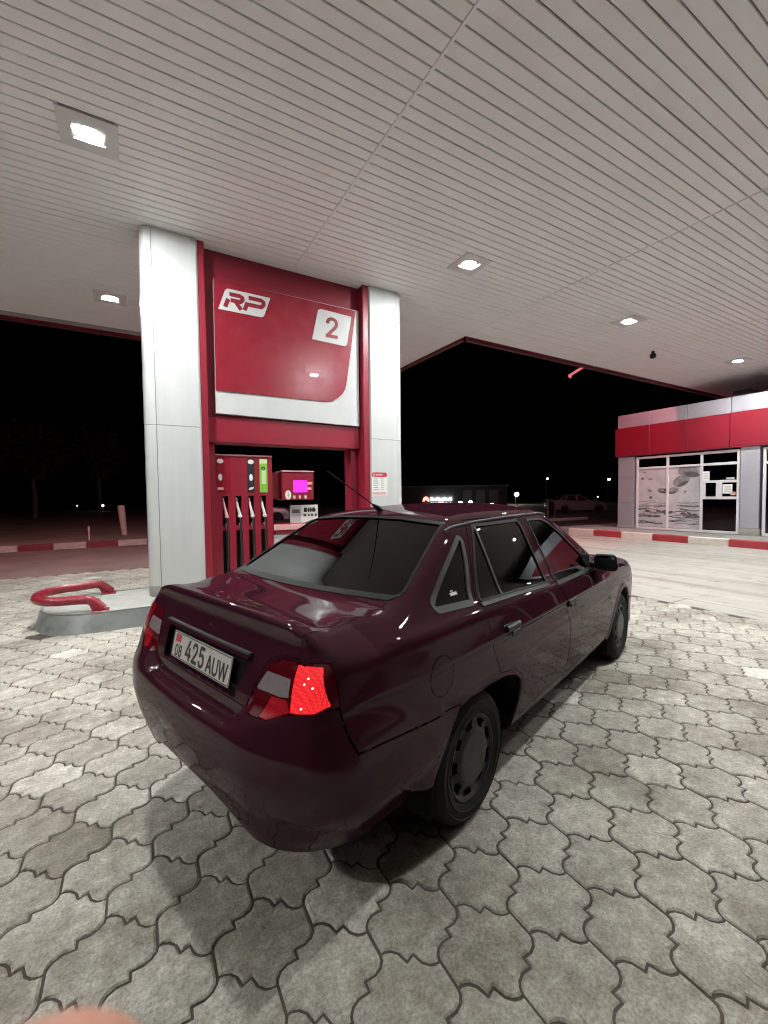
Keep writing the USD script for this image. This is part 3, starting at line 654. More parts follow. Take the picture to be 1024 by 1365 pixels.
for nm, y, z, a_, b_, lb in (('window_notice', 6.36, 1.96, .10, .14, 'white paper sheet in the upper left corner of the dark shop pane'), ('window_notice', 5.80, 1.55, .12, .14, 'white paper sheet behind the small right pane of the shop'), ('window_notice', 5.73, 1.87, .10, .018, 'narrow white paper strip low in the dark shop pane'), ('window_notice', 5.66, 1.41, .06, .05, 'small pinkish sticker under the paper sheet in the shop pane')):
    o = thing(nm, lb, 'notice')
    obj('sheet', wallX(sbox(y-a_, z-b_, y+a_, z+b_), XS+.061, .002), MAT['nozzle_pink' if 'pink' in lb else 'paper'], o)
    if b_ > .1: obj('print', wallX(unary_union([sbox(y-a_*.7, z-b_*.6+k*.05, y+a_*.6, z-b_*.6+k*.05+.02) for k in range(4)]), XS+.0585, .001), MAT['print_grey'], o)

# ------------------------------------------------------------------ far surroundings
def post(px, Y, r, h, m_, label, tilt=0):
    x, y = px
    o = thing('bollard', label, 'post', (x, y, .15))
    obj('shaft', tube([(0, 0, 0), (tilt, 0, h)], [r*.8, r], 10), MAT[m_], o, smooth=50)
    obj('cap', tube([(tilt, 0, h), (tilt, 0, h+.03)], [r, r*.6], 10), MAT[m_], o, smooth=50)
post((-.40, 17.94), 0, .12, 1.05, 'kerb_white_dimmed', 'pale post behind the far kerb left of the column', -.08)
post((-1.33, 16.4), 0, .035, .42, 'kerb_white_dimmed', 'thin short stake behind the far kerb')
def tree(x, y, h, r, label):
    o = thing('tree', label, 'tree', (x, y, .14)); q = np.random.default_rng(int(abs(x*100)))
    obj('trunk', tube([(0, 0, 0), (.05, 0, h*.25), (-.05, .05, h*.5), (.03, 0, h*.8)], [.16, .13, .10, .05], 8), MAT['bark'], o, smooth=50)
    for k in range(5):
        t_ = k*1.26; obj('limb', tube([(0, 0, h*(.42+.05*k)), (.5*r*math.cos(t_), .5*r*math.sin(t_), h*(.6+.05*k)), (.85*r*math.cos(t_), .85*r*math.sin(t_), h*(.72+.05*k))], [.06, .04, .02], 6), MAT['bark'], o)
    N = 2600; u = q.normal(size=(N, 3)); u /= np.linalg.norm(u, axis=1)[:, None]
    c = u*(q.random((N, 1))**.4)*[r, r, h*.32] + [0, 0, h*.78]; c += .25*(meshkit.noise(c*1.3)[:, None]-.5)*u*r*2
    e1_, e2_ = q.normal(size=(N, 3))*.09, q.normal(size=(N, 3))*.09
    V_ = np.stack([c-e1_, c+e2_, c+e1_, c-e2_], 1).reshape(-1, 3); b4 = np.arange(N)*4
    obj('crown', (V_, np.vstack([np.c_[b4, b4+1, b4+2], np.c_[b4, b4+2, b4+3]])), MAT['leaf'], o)
tree(-6.0, 37.0, 6.0, 2.0, 'dim tree on the dark verge, its pale trunk left of the far post')
tree(-9.6, 38.5, 5.5, 1.9, 'dim tree at the left edge of the dark verge')
tree(-2.6, 41.5, 6.5, 2.1, 'dim tree on the dark verge behind the far pale post')
def far_pt(uv, D):
    d = fw + (uv[0]-512)/F_PX*rt + (682.5-uv[1])/F_PX*up; d /= np.hypot(d[0], d[1]); return np.array([0, 0, EYE]) + d*D
far_l = [((662, 659), 70, .22, 'far_white', 'far white street lamp left of the brightest far lamp'), ((689, 659), 62, .30, 'far_warm', 'brightest far street lamp, yellowish, above the car roof'), ((730, 638), 75, .16, 'far_dim', 'far small street lamp high above the dark board frame'),
         ((812, 639), 70, .19, 'far_dim', 'far small street lamp just left of the shop corner'), ((797, 662), 75, .10, 'far_dim', 'faint far lamp low beside the shop corner'), ((137, 674), 60, .14, 'far_dim', 'faint far lamp behind the pale post at the left'), ((103, 674), 64, .07, 'far_dim', 'faintest far lamp among the trees at the left')]
for uv, D, r, m_, lb in far_l:
    p = far_pt(uv, D); o = thing('street_lamp', lb, 'street lamp', (p[0], p[1], 0))
    obj('pole', tube([(0, .25, -.05), (0, .25, p[2]+.2)], .05, 6), MAT['joint_dark'], o)
    obj('arm', tube([(0, .25, p[2]+.2), (0, 0, p[2]+r*.9)], .03, 6), MAT['joint_dark'], o)
    s_ = trimesh.creation.icosphere(2, r); s_.apply_translation((0, 0, p[2])); obj('lamp_globe', s_, MAT[m_], o, smooth=True)
for uv, D, r, lb in (((614, 671), 55, .26, 'pair of far white wall lights, the left one, right of the lit sign'), ((627.5, 670.5), 55, .26, 'pair of far white wall lights, the right one'), ((644, 674), 45, .16, 'low far white light just above the car roof, dimmer of two'), ((656, 673.5), 45, .20, 'low far white light just above the car roof, brighter of two')):
    p = far_pt(uv, D); o = thing('low_lamp', lb, 'lamp', (p[0], p[1], 0))
    obj('stem', tube([(0, 0, -.05), (0, 0, p[2])], .05, 6), MAT['joint_dark'], o)
    s_ = trimesh.creation.icosphere(2, r); s_.apply_translation((0, 0, p[2]+.02)); obj('lamp_head', s_, MAT['far_white'], o, smooth=True)
# far lit sign on a dark building
D = 60; pA, pB = far_pt((560, 668), D), far_pt((608, 668), D); dirv = (pB-pA); dirv[2] = 0; W_ = np.linalg.norm(dirv); dirv /= W_; ang = math.atan2(dirv[1], dirv[0])
fb = thing('far_building', 'dark low building far behind the car carrying a lit sign', 'building', (pA[0], pA[1], 0), ang)
obj('wall', bx(-6, W_+7, .3, 8, -.06, 2.6), MAT['far_wall'], fb); obj('roof', bx(-6.2, W_+7.2, .2, 8.2, 2.61, 2.75), MAT['joint_dark'], fb)
for k in range(3): obj('door', bx(W_+1+k*1.8, W_+2.2+k*1.8, .24, .298, 0, 2.1), MAT['joint_dark'], fb)
fs = thing('far_sign', 'small lit sign far away, red arch and white lettering, above the car roof', 'sign', (pA[0], pA[1], 0), ang)
k_ = W_/48
th = np.linspace(0, np.pi, 9)
arch_ = Polygon([(8*k_+4.4*k_*math.cos(t), .55+.55*math.sin(t)*1.25) for t in th]+[(8*k_+2.0*k_*math.cos(t), .55+.2*math.sin(t)) for t in th[::-1]])
obj('red_arch', wallY(arch_, .2, .08), MAT['far_red'], fs)
lets = unary_union([sbox((14+i*2.9)*k_, .62+.05*(i % 2), (14+i*2.9+2.4)*k_, 1.0+.12*(i % 3 == 0)) for i in range(10)])
obj('lettering', wallY(lets, .2, .08), MAT['far_white'], fs)
obj('red_box', wallY(Polygon([(22*k_, .05), (34*k_, .05), (31*k_, .50), (25*k_, .50)]), .2, .08), MAT['far_red'], fs)
# dark frame board by the kerb
p = at((735, 690), z=0); o = thing('board_frame', 'empty dark board frame standing by the road left of the shop', 'sign frame', (p[0], p[1], 0))
for xx in (-.32, .32): obj('post', bx(xx-.03, xx+.03, -.03, .03, -.02, .95), MAT['facade_grey'], o)
obj('board', bx(-.29, .29, -.01, .01, .12, .94), MAT['far_wall'], o)
p = at((752, 691.5), z=.1); o = thing('far_kerb', 'pale low kerb strip lying beyond the road, left of the shop', 'kerb', (p[0], p[1], 0))
for k in range(4): obj('kerbstone', bx(-1.9+k*1.0, -.91+k*1.0, 0, .15, -.02, .14, .02), MAT['kerb_white'], o)

# ------------------------------------------------------------------ the car
def lut(xs, ys):
    x = np.linspace(xs[0], xs[-1], 1500); y = PchipInterpolator(xs, ys)(x)
    return lambda t: np.interp(t, x, y)
def smax(a, b, k): h = np.maximum(k-np.abs(a-b), 0); return np.maximum(a, b)+h*h*.25/k
def smin(a, b, k): return -smax(-a, -b, k)
L1 = lut([.10, .18, .26, .42, .58, .64, .80, .88, .92, .945, .975, 1.10], [.69, .728, .772, .808, .824, .827, .818, .808, .800, .786, .752, .69])
L2 = lut([-2.4, -2.0, -1.5, -.8, 0, .8, 1.5, 2.2], [-.11, -.058, -.010, 0, .003, 0, -.030, -.11])
L3 = lut([-2.15, -2.02, -1.96, -1.90, -1.75, -1.4, -.9, .6, .85, 1.2, 1.6, 1.95, 2.15], [1.008, 1.016, 1.014, 1.004, 1.008, 1.03, 1.00, .955, .945, .905, .86, .78, .66])
L4 = lut([.3, .62, .70, .80, .88, .93, .96, .985, 1.01, 1.03, 1.06], [-2.13, -2.13, -2.12, -2.092, -2.060, -2.034, -2.022, -2.018, -2.016, -2.010, -1.98])
L5 = lut([.6, .93, 1.0], [.09, .05, .014])
L6 = lut([.2, .45, .55, .70, .80], [2.00, 2.06, 2.06, 2.0, 1.92])
L7 = lut([-2.2, -1.8, -1.5, -.9, .9, 1.7, 2.2], [.43, .41, .28, .245, .235, .22, .22])
L8 = lut([-1.7, -1.1, -.4, .3, .9], [-.058, -.022, 0, -.004, -.045])
L9 = lut([-1.2, -1.0, -.75, -.4, 0, .25, .5], [1.345, 1.378, 1.402, 1.412, 1.408, 1.385, 1.33])
LB1 = lut([.15, .24, .30, .34, .42, .5, .6, .66, .80], [.635, .685, .722, .748, .792, .820, .826, .815, .77])
LB2 = lut([-2.4, -2.0, -1.5, -1.3], [-.03, -.008, .004, .0])
LB3 = lut([.18, .24, .34, .48, .58, .64, .72, .80], [-2.085, -2.105, -2.145, -2.188, -2.203, -2.20, -2.165, -2.13])
LB4 = lut([.2, .26, .36, .45, .6, .8], [2.6, 2.2, 1.3, .85, .60, .55])
LB5 = lut([0, .33, .39, .45, .9], [.04, .06, .5, .95, .95])
LB6 = lut([0, .18, .32, .42, .55, .7, .85], [.395, .385, .345, .285, .265, .268, .285])
LD = lut([-2.2, -1.85, -1.5, -1.0], [.05, .06, .10, .10])
HUB_R, HUB_F, ZH = -1.21, 1.31, .289
def body_F(x, y, z):
    ay = np.sqrt(y*y+1e-6)
    side = ay-(L1(z)+L2(x)) + .10*np.maximum(z-.86, 0)*np.clip((-1.75-x)/.3, 0, 1)*0
    side = side-.010*np.exp(-((np.hypot(x-HUB_F, z-ZH)-.365)/.03)**2)
    side = side-.006*np.exp(-((z-.655-.012*(x+1.0))/.016)**2)*np.clip((x+1.9)/.2, 0, 1)*np.clip((1.0-x)/.3, 0, 1)*.4
    crown = np.where(x < -1.7, .010, .018)
    deck = L3(x)+.014*(1-(y/.7)**2)
    deck = deck+.007/(1+np.exp((ay-.622)/.010))*np.clip((-1.86-x)/.10, 0, 1)**2
    low = smax(side, (z-deck)*.97, LD(x))
    low = smax(low, (z-1.012+.46*(ay-.612)-.5*np.maximum(x+1.80, 0))*.91, .045)
    rear = (L4(z)+.03*y*y+.22*np.maximum(ay-.58, 0)**2*4-x)*.97
    low = smax(low, rear, L5(z))
    front = (x-L6(z)+.14*y*y+.3*np.maximum(ay-.45, 0)**2)*.97
    low = smax(low, front, .08)
    low = smax(low, L7(x)-z, .05)
    zz = np.maximum(z-.945, 0)
    wg = .772-(z-.945)*.49-.08*zz**2+L8(x)
    gs = (ay-wg)*.90
    G = smax(gs, z-(L9(x)-.050*(y/.58)**2), .075)
    G = smax(G, (z-(1.397-.56*(-.97-x)-.10*y*y))*.86, .035)
    G = smax(G, (z-(1.42-.62*(x-.06)-.06*y*y))*.85, .06)
    G = smax(G, .80-z, .02)
    Fv = smin(low, G, .035)
    bs = ay-(LB1(z)+LB2(x))
    br = (LB3(z)+.08*y*y+LB4(z)*np.maximum(ay-.42, 0)**2-x)*.95
    sl_ = LB5(ay)
    bt = (z-.682-sl_*(x+2.185))/np.sqrt(1+sl_*sl_)
    B = smax(bs, br, .11); B = smax(B, bt, .014); B = smax(B, z-.815, .02); B = smax(B, LB6(ay)-z, .014); B = smax(B, x+1.50, .03)
    Fv = smin(Fv, B, .010)
    fb_ = smax(ay-(.815+L2(x)), (x-(2.08+.04*np.sin((z-.2)*6))+.14*y*y+.35*np.maximum(ay-.4, 0)**2)*.97, .14)
    fb_ = smax(fb_, z-.60, .03); fb_ = smax(fb_, .2-z, .03); fb_ = smax(fb_, 1.5-x, .02)
    return smin(Fv, fb_, .02)
def grad(Ff, P, e=8e-4):
    g = np.empty_like(P)
    for k in range(3):
        d = np.zeros(3); d[k] = e; a_, b_ = P+d, P-d
        g[:, k] = (Ff(*a_.T)-Ff(*b_.T))/(2*e)
    return g
def surface_nets(Ff, lo, hi, h, relax=4):
    n = [int(round((hi[k]-lo[k])/h))+1 for k in range(3)]; ax = [lo[k]+h*np.arange(n[k]) for k in range(3)]
    X, Y, Z = np.meshgrid(*ax, indexing='ij'); V = Ff(X.ravel(), Y.ravel(), Z.ravel()).reshape(n); ins = V < 0
    acc = np.zeros([m-1 for m in n]+[3]); cnt = np.zeros([m-1 for m in n])
    slc = lambda o: tuple(slice(o[k], o[k]+n[k]-1) for k in range(3))
    for a_ in np.ndindex(2, 2, 2):
        for k in range(3):
            if a_[k] == 0:
                b_ = list(a_); b_[k] = 1; va, vb = V[slc(a_)], V[slc(b_)]; m = (va < 0) != (vb < 0)
                if not m.any(): continue
                t = np.where(m, va/np.where(m, va-vb, 1), 0); cnt += m
                for d in range(3): acc[..., d] += m*(a_[d]+(t if d == k else 0))
    act = cnt > 0; idx = -np.ones(act.shape, int); idx[act] = np.arange(act.sum())
    P = np.array(lo)+h*(np.argwhere(act)+acc[act]/cnt[act][:, None]); quads = []
    for k in range(3):
        s0 = ins[tuple(slice(0, n[d]-1) if d == k else slice(1, n[d]-1) for d in range(3))]
        s1 = ins[tuple(slice(1, n[d]) if d == k else slice(1, n[d]-1) for d in range(3))]
        e = np.argwhere(s0 != s1); fl = s0[s0 != s1]; e = e+[0 if d == k else 1 for d in range(3)]
        u, v = [(1, 2), (2, 0), (0, 1)][k]
        def cell(du, dv): q = e.copy(); q[:, u] -= du; q[:, v] -= dv; return idx[q[:, 0], q[:, 1], q[:, 2]]
        Q = np.stack([cell(1, 1), cell(0, 1), cell(0, 0), cell(1, 0)], 1); Q[~fl] = Q[~fl][:, ::-1]; quads.append(Q)
    Q = np.vstack(quads)
    for _ in range(relax):
        f = Ff(*P.T); g = grad(Ff, P); P = P-np.clip(f/np.maximum((g*g).sum(1), .05), -h*.5, h*.5)[:, None]*g
    return P, np.vstack([Q[:, [0, 1, 2]], Q[:, [0, 2, 3]]])
def man(P, T): return m3.Manifold(m3.Mesh(np.ascontiguousarray(P, np.float32), np.ascontiguousarray(T, np.uint32)))
def cs(poly):
    gs = [g for g in getattr(poly, 'geoms', [poly])]
    rings = []
    for g in gs:
        g = Polygon(g.exterior, g.interiors)
        ex = list(g.exterior.coords)[:-1]; rings.append(ex if g.exterior.is_ccw else ex[::-1])
        for i in g.interiors:
            ii = list(i.coords)[:-1]; rings.append(ii[::-1] if i.is_ccw else ii)
    return m3.CrossSection(rings, m3.FillRule.NonZero)
def prXZ(poly, y0, y1):      # (x, z) outline carried along y
    return cs(poly).extrude(y1-y0).transform([[1, 0, 0, 0], [0, 0, -1, y1], [0, 1, 0, 0]])
def prYZ(poly, x0, x1):      # (y, z) outline carried along x
    return cs(poly).extrude(x1-x0).transform([[0, 0, 1, x0], [1, 0, 0, 0], [0, 1, 0, 0]])
def prXY(poly, z0, z1): return cs(poly).extrude(z1-z0).translate((0, 0, z0))
def both(poly, y0=.3, y1=1.05): return prXZ(poly, -y1, -y0)+prXZ(poly, y0, y1)
car = thing('sedan', 'dark plum four door sedan parked on the pavers beside the pump island', 'car', (CAR[0], CAR[1], 0), CAR[2])
P0, T0 = surface_nets(body_F, (-2.36, -.9, .1), (2.26, .9, 1.48), .015)
N0 = grad(body_F, P0); N0 /= np.linalg.norm(N0, axis=1)[:, None]
outer = man(P0, T0)
off = lambda d: man(P0-d*N0, T0)
in4, in9, in12, out3 = off(.004), off(.009), off(.012), off(-.003)
in28 = man(*surface_nets(lambda x, y, z: body_F(x, y, z)+.028, (-2.36, -.9, .1), (2.26, .9, 1.48), .026, 1))
shell = outer-in28
cab = man(*surface_nets(lambda x, y, z: np.maximum(np.maximum(body_F(x, y, z)+.04, .46-z), np.maximum(x-.98, -1.78-x)), (-2.0, -.9, .4), (1.2, .9, 1.48), .04, 1))
def car_part(name, m, mat_, parent=car, label=None):
    """writes a solid; where its faces lie along the body's own surface they get that surface's exact normals"""
    v, f = arr(m)
    if len(f) == 0: return None
    v = v.astype(float); tri = v[f]; fn = np.cross(tri[:, 1]-tri[:, 0], tri[:, 2]-tri[:, 0]); ar_ = np.linalg.norm(fn, axis=1)
    ok = ar_ > 1e-12; f, fn, ar_ = f[ok], fn[ok], ar_[ok]; fn = fn/ar_[:, None]
    g = grad(body_F, v); g /= np.maximum(np.linalg.norm(g, axis=1), 1e-9)[:, None]; fv = np.abs(body_F(*v.T))
    gd = (g[f]*fn[:, None, :]).sum(-1); near = (fv[f] < .0135).all(1)
    sm = near & (gd.min(1) > .80); sr = near & (gd.max(1) < -.80)
    V = v[f].reshape(-1, 3); Nn = np.repeat(fn, 3, axis=0); gg = g[f].reshape(-1, 3)
    Nn[np.repeat(sm, 3)] = gg[np.repeat(sm, 3)]; Nn[np.repeat(sr, 3)] = -gg[np.repeat(sr, 3)]
    key = np.round(np.c_[V*2e4, Nn*500]).astype(np.int64)
    _, first, inv = np.unique(key, axis=0, return_index=True, return_inverse=True)
    V, Nn, Fc = V[first], Nn[first], inv.reshape(-1, 3)
    path = numbered(parent.GetPath().pathString+'/'+name); me = UsdGeom.Mesh.Define(stage, path)
    me.CreatePointsAttr(Vt.Vec3fArray.FromNumpy(V.astype(np.float32))); me.CreateFaceVertexCountsAttr(Vt.IntArray.FromNumpy(np.full(len(Fc), 3, np.int32)))
    me.CreateFaceVertexIndicesAttr(Vt.IntArray.FromNumpy(Fc.astype(np.int32).ravel())); me.CreateSubdivisionSchemeAttr('none')
    me.CreateNormalsAttr(Vt.Vec3fArray.FromNumpy(Nn.astype(np.float32))); me.SetNormalsInterpolation('vertex')
    UsdShade.MaterialBindingAPI.Apply(me.GetPrim()).Bind(MAT[mat_]); return tag(me.GetPrim(), label)
def soft(p, r=.012): return Polygon(p).buffer(-r, resolution=6).buffer(2*r, resolution=6).buffer(-r, resolution=6)
# outlines in the side view (x, z)
W_rear = soft([(-.868, 1.300), (-.365, 1.304), (-.342, 1.275), (-.368, .948), (-1.095, .972), (-1.005, 1.115)])
W_front = soft([(-.205, 1.300), (.0, 1.296), (.10, 1.262), (.218, 1.180), (.345, 1.070), (.510, .938), (.27, .928), (-.238, .930)])
W_quart = soft([(-1.020, 1.262), (-1.070, 1.145), (-1.170, .985), (-1.435, .998), (-1.283, 1.100)], .010)
TR_quart = soft([(-.942, 1.330), (-.925, 1.305), (-1.035, 1.140), (-1.150, .958), (-1.440, .970), (-1.482, .995), (-1.450, 1.028), (-1.255, 1.158)], .012)
D_rear = soft([(-.905, 1.335), (-.30, 1.338), (-.262, 1.26), (-.262, .94), (-.215, .88), (-.165, .76), (-.105, .625), (-.088, .476), (-.12, .325), (-.80, .318), (-.785, .42), (-.775, .49), (-.80, .545), (-.88, .598), (-1.045, .632), (-1.10, .76), (-1.135, .92), (-1.140, .955), (-1.02, 1.15)], .010)
D_front = soft([(-.255, 1.338), (.02, 1.334), (.12, 1.29), (.245, 1.20), (.375, 1.09), (.555, .94), (.655, .90), (.700, .84), (.79, .727), (.875, .571), (.912, .453), (.885, .325), (-.112, .325), (-.08, .476), (-.097, .625), (-.157, .762), (-.207, .882), (-.255, .942)], .010)
ARCH_R = Polygon([(-.845, .05), (-.835, .33), (-.805, .42), (-.795, .475), (-.815, .535), (-.885, .582), (-.99, .607), (-1.15, .618), (-1.30, .614), (-1.39, .595), (-1.45, .51), (-1.52, .36), (-1.55, .05)]).buffer(-.01).buffer(.01)
ARCH_F = affinity.scale(Point(HUB_F, ZH).buffer(1, resolution=24), .365, .352)
BSEAM = Polygon([(-2.6, .05), (-1.38, .05), (-1.38, .616), (-1.58, .632), (-1.74, .648), (-1.955, .668), (-1.972, .715), (-1.988, .812), (-2.6, .812)])
LAMP = soft([(.402, .738), (.418, .780), (.428, .807), (.446, .862), (.470, .899), (.515, .920), (.60, .926), (.70, .938), (.92, .950), (.92, .812), (.762, .812), (.70, .793), (.638, .780), (.594, .766), (.54, .742), (.47, .737)], .006)
RECESS = soft([(-.355, .892), (.355, .892), (.325, .742), (-.325, .742)], .01)
mirr = lambda p: affinity.scale(p, -1, 1, origin=(0, 0))
LID_R = Polygon([(-.600, 1.08), (.600, 1.08), (.602, .955), (.600, .93), (.515, .926), (.466, .904), (.441, .864), (.40, .736), (-.40, .736), (-.441, .864), (-.466, .904), (-.515, .926), (-.600, .93), (-.602, .955)])
RW = soft([(-.505, 1.322), (-.25, 1.342), (0, 1.347), (.25, 1.342), (.505, 1.322), (.618, 1.062), (.585, 1.046), (0, 1.046), (-.585, 1.046), (-.618, 1.062)], .012)
WS = soft([(-.52, 1.315), (0, 1.335), (.52, 1.315), (.70, .985), (0, .965), (-.70, .985)], .012)
rw_c, ws_c = prYZ(RW, -1.75, -.955), prYZ(WS, .05, .95)
win = {'quarter_glass': W_quart, 'rear_door_glass': W_rear, 'front_door_glass': W_front}
win_c = both(unary_union(list(win.values())))
lampL, lampR = prYZ(LAMP, -2.5, -1.987), prYZ(mirr(LAMP), -2.5, -1.987)
lamps = lampL+lampR
lid = prYZ(LID_R, -2.5, -1.93)+prXY(sbox(-2.2, -.600, -1.585, .600), .95, 1.2)
lid = (lid-lamps)
well = both(ARCH_R, .47)+both(ARCH_F, .47)
bump_c = prXZ(BSEAM, -1, 1)-lamps-lid
doors = both(D_rear)+both(D_front)
flap = prXZ(affinity.scale(Point(-1.503, .765).buffer(1, resolution=16), .078, .079), -1, -.3)
flap_i = prXZ(affinity.scale(Point(-1.503, .765).buffer(1, resolution=16), .0735, .0745), -1, -.3)
rec = prYZ(RECESS, -2.5, -1.9)
G = lambda p, d=.0042: p.buffer(-d)
body = outer-cab-well-win_c-rw_c-ws_c-((lamps+lid+bump_c+doors)^shell)-(flap^(outer-in9))
car_part('body', body, 'paint')
for s in (-1, 1):
    for nm, Dp, gl in (('rear_door', D_rear, W_rear), ('front_door', D_front, W_front)):
        q = prXZ(G(Dp), -1.05, -.3) if s < 0 else prXZ(G(Dp), .3, 1.05)
        d_ = car_part(nm, (q ^ shell)-win_c-well, 'paint')
        cx = -.92 if nm == 'rear_door' else -.095; zc = .802 if nm == 'rear_door' else .772
        yb_ = float(L1(np.array([zc]))[0]); sg_ = s
        y = lambda o: sg_*(yb_+o)
        # handle: black recessed cup with a pull flap
        obj('handle', cat_(bx(cx-.085, cx+.085, y(-.012), y(.003), zc-.045, zc+.045, .006), bx(cx-.075, cx+.075, y(.002), y(.024), zc+.006, zc+.040, .008)), MAT['black_plastic'], d_)
        obj('handle_pull', bx(cx-.02, cx+.075, y(.012), y(.019), zc-.022, zc+.004, .003), MAT['black_plastic'], d_)
        if nm == 'front_door': obj('lock', mp(lathe([(0, .004), (.012, .004), (.014, 0)], 14), lambda a_, b_, c_: (a_-.02, y(0)+sg_*b_, .70+c_)), MAT['steel'], d_)
    for nm, Wp in win.items():
        q = prXZ(Wp.buffer(.003), -1.05, -.3) if s < 0 else prXZ(Wp.buffer(.003), .3, 1.05)
        car_part(nm, q ^ (in4-in9), 'tint_front' if nm[0] == 'f' else 'tint_rear')
        trim = Wp.buffer(.019) if nm[0] == 'q' else Wp.buffer(.012)
        q = trim.difference(Wp.buffer(-.004)); q = prXZ(q, -1.05, -.3) if s < 0 else prXZ(q, .3, 1.05)
        car_part('window_trim', q ^ (out3-in9), 'grey_trim' if nm[0] == 'q' else 'black_rubber')
    for pp in ([(-1.115, .962), (-.75, .952), (-.372, .938)], [(-.262, .922), (.26, .920), (.49, .93)]):
        q = LineString(pp).buffer(.006, cap_style=2); q = prXZ(q, -1.05, -.3) if s < 0 else prXZ(q, .3, 1.05)
        car_part('belt_moulding', q ^ (off(-.007)-in9), 'grey_trim')
    q = LineString([(-.852, 1.302), (-.892, .958)]).buffer(.008); q = prXZ(q, -1.05, -.3) if s < 0 else prXZ(q, .3, 1.05)
    car_part('division_bar', q ^ (out3-in9), 'grey_trim')
    # gutter rail along the roof edge
    pts = []
    for x in np.linspace(-1.10, .16, 26):
        zz = np.linspace(1.45, 1.0, 900); yy = s*(.565-.012*((x+.45)/.6)**2); f_ = body_F(np.full(900, x), np.full(900, yy), zz); pts.append((x, yy, zz[np.argmax(f_ < 0)]+.003))
    obj('roof_gutter', tube(pts, .0095, 8), MAT['grey_trim'], car, smooth=60)
    # wheel arch lips
    ap_ = np.array(ARCH_R.exterior.coords); ap_ = ap_[ap_[:, 1] > .30]; i0 = np.argmax(ap_[:, 0]); 
    for Pp in (ap_, np.array([(HUB_F+.366*math.cos(t), ZH+.353*math.sin(t)) for t in np.linspace(-.02, np.pi+.02, 30)])):
        o_ = np.argsort(np.arctan2(Pp[:, 1]-.30, Pp[:, 0]-(-1.17 if Pp is ap_ else HUB_F))); Pp = Pp[o_]
        q3 = [(a_, s*(float((L1(np.array([b_]))+L2(np.array([a_])))[0])-.004), b_) for a_, b_ in Pp]
        if Pp[0, 0] < 0: q3 = [p_ for p_ in q3 if p_[0] > -1.37]
        if len(q3) > 3: obj('arch_lip', tube(q3, .008, 6), MAT['paint'], car, smooth=60)
for s in (-1, 1):
    for Ap in (ARCH_R, ARCH_F):
        yy = (-.80, -.46) if s < 0 else (.46, .80)
        rim_ = Ap.difference(Ap.buffer(-.008))
        obj('wheel_liner', arr((prXZ(rim_, *yy)+prXZ(Ap, *((-.478, -.468) if s < 0 else (.468, .478)))) ^ in12), MAT['black_rubber'], car)
car_part('boot_lid', ((prYZ(G(LID_R), -2.5, -1.93)+prXY(sbox(-2.2, -.597, -1.588, .597), .955, 1.2)-lamps) ^ shell)-(rec ^ (outer-off(.024)))-rw_c, 'paint')
car_part('bumper', (bump_c ^ shell)-both(BSEAM.difference(BSEAM.buffer(-.007)), .60, 1.05)-well, 'paint')
car_part('fuel_flap', (flap_i ^ (outer-in9)), 'paint')
car_part('rear_window', prYZ(RW.buffer(.003), -1.75, -.955) ^ (in4-in9), 'tint_rear')
car_part('rear_window_seal', prYZ(RW.buffer(.006).difference(RW.buffer(-.005)), -1.75, -.95) ^ (out3-in9), 'black_rubber')
car_part('windscreen', prYZ(WS.buffer(.003), .05, .95) ^ (in4-in9), 'clear_glass')
hl = []
for k in range(11):
    z0 = 1.09+k*.021
    hl.append(arr(prYZ(sbox(-.46+.0, z0, .46, z0+.0016), -1.75, -.955) ^ (in9-in12)))
obj('heating_lines', cat_(*[h for h in hl if len(h[1])]), MAT['print_mid'], car)
for s in (-1, 1):
    LL = LAMP if s > 0 else mirr(LAMP)
    LLs = G(LL, .003); my = lambda pts: [(s*a_, b_) for a_, b_ in pts]
    lit, clr, mid = Polygon(my([(.603, .915), (.70, .925), (.745, .82), (.715, .80), (.627, .785), (.612, .85)])), Polygon(my([(.432, .808), (.464, .868), (.592, .872), (.604, .822), (.563, .814)])), Polygon(my([(.50, .745), (.52, .806), (.60, .812), (.624, .785), (.58, .762), (.54, .745)]))
    lp = car_part('tail_lamp', prYZ(LLs.difference(lit.buffer(.002)).difference(clr.buffer(.002)).difference(mid.buffer(.002)), -2.5, -1.990) ^ (outer-in12), 'lens_red')
    car_part('lit_lens', prYZ(lit.intersection(LLs), -2.5, -1.990) ^ (off(.001)-in12), 'lens_lit' if s < 0 else 'lens_dim', lp)
    car_part('reverse_lens', prYZ(clr.intersection(LLs), -2.5, -1.990) ^ (off(.001)-in12), 'lens_clear', lp)
    car_part('fog_lens', prYZ(mid.intersection(LLs), -2.5, -1.990) ^ (off(.001)-in12), 'lens_mid', lp)
    if s < 0:
        for y_, z_ in ((.655, .872), (.690, .868), (.668, .806), (.664, .89)):
            car_part('bulb_spot', prYZ(affinity.scale(Point(-y_, z_).buffer(1, resolution=4), .0028, .0024), -2.5, -1.99) ^ (off(-.0015)-in4), 'led_red', lp)
    obj('lamp_socket', arr((prYZ(LL, -2.5, -1.988) ^ (off(.014)-in28))), MAT['dark_red'], lp)
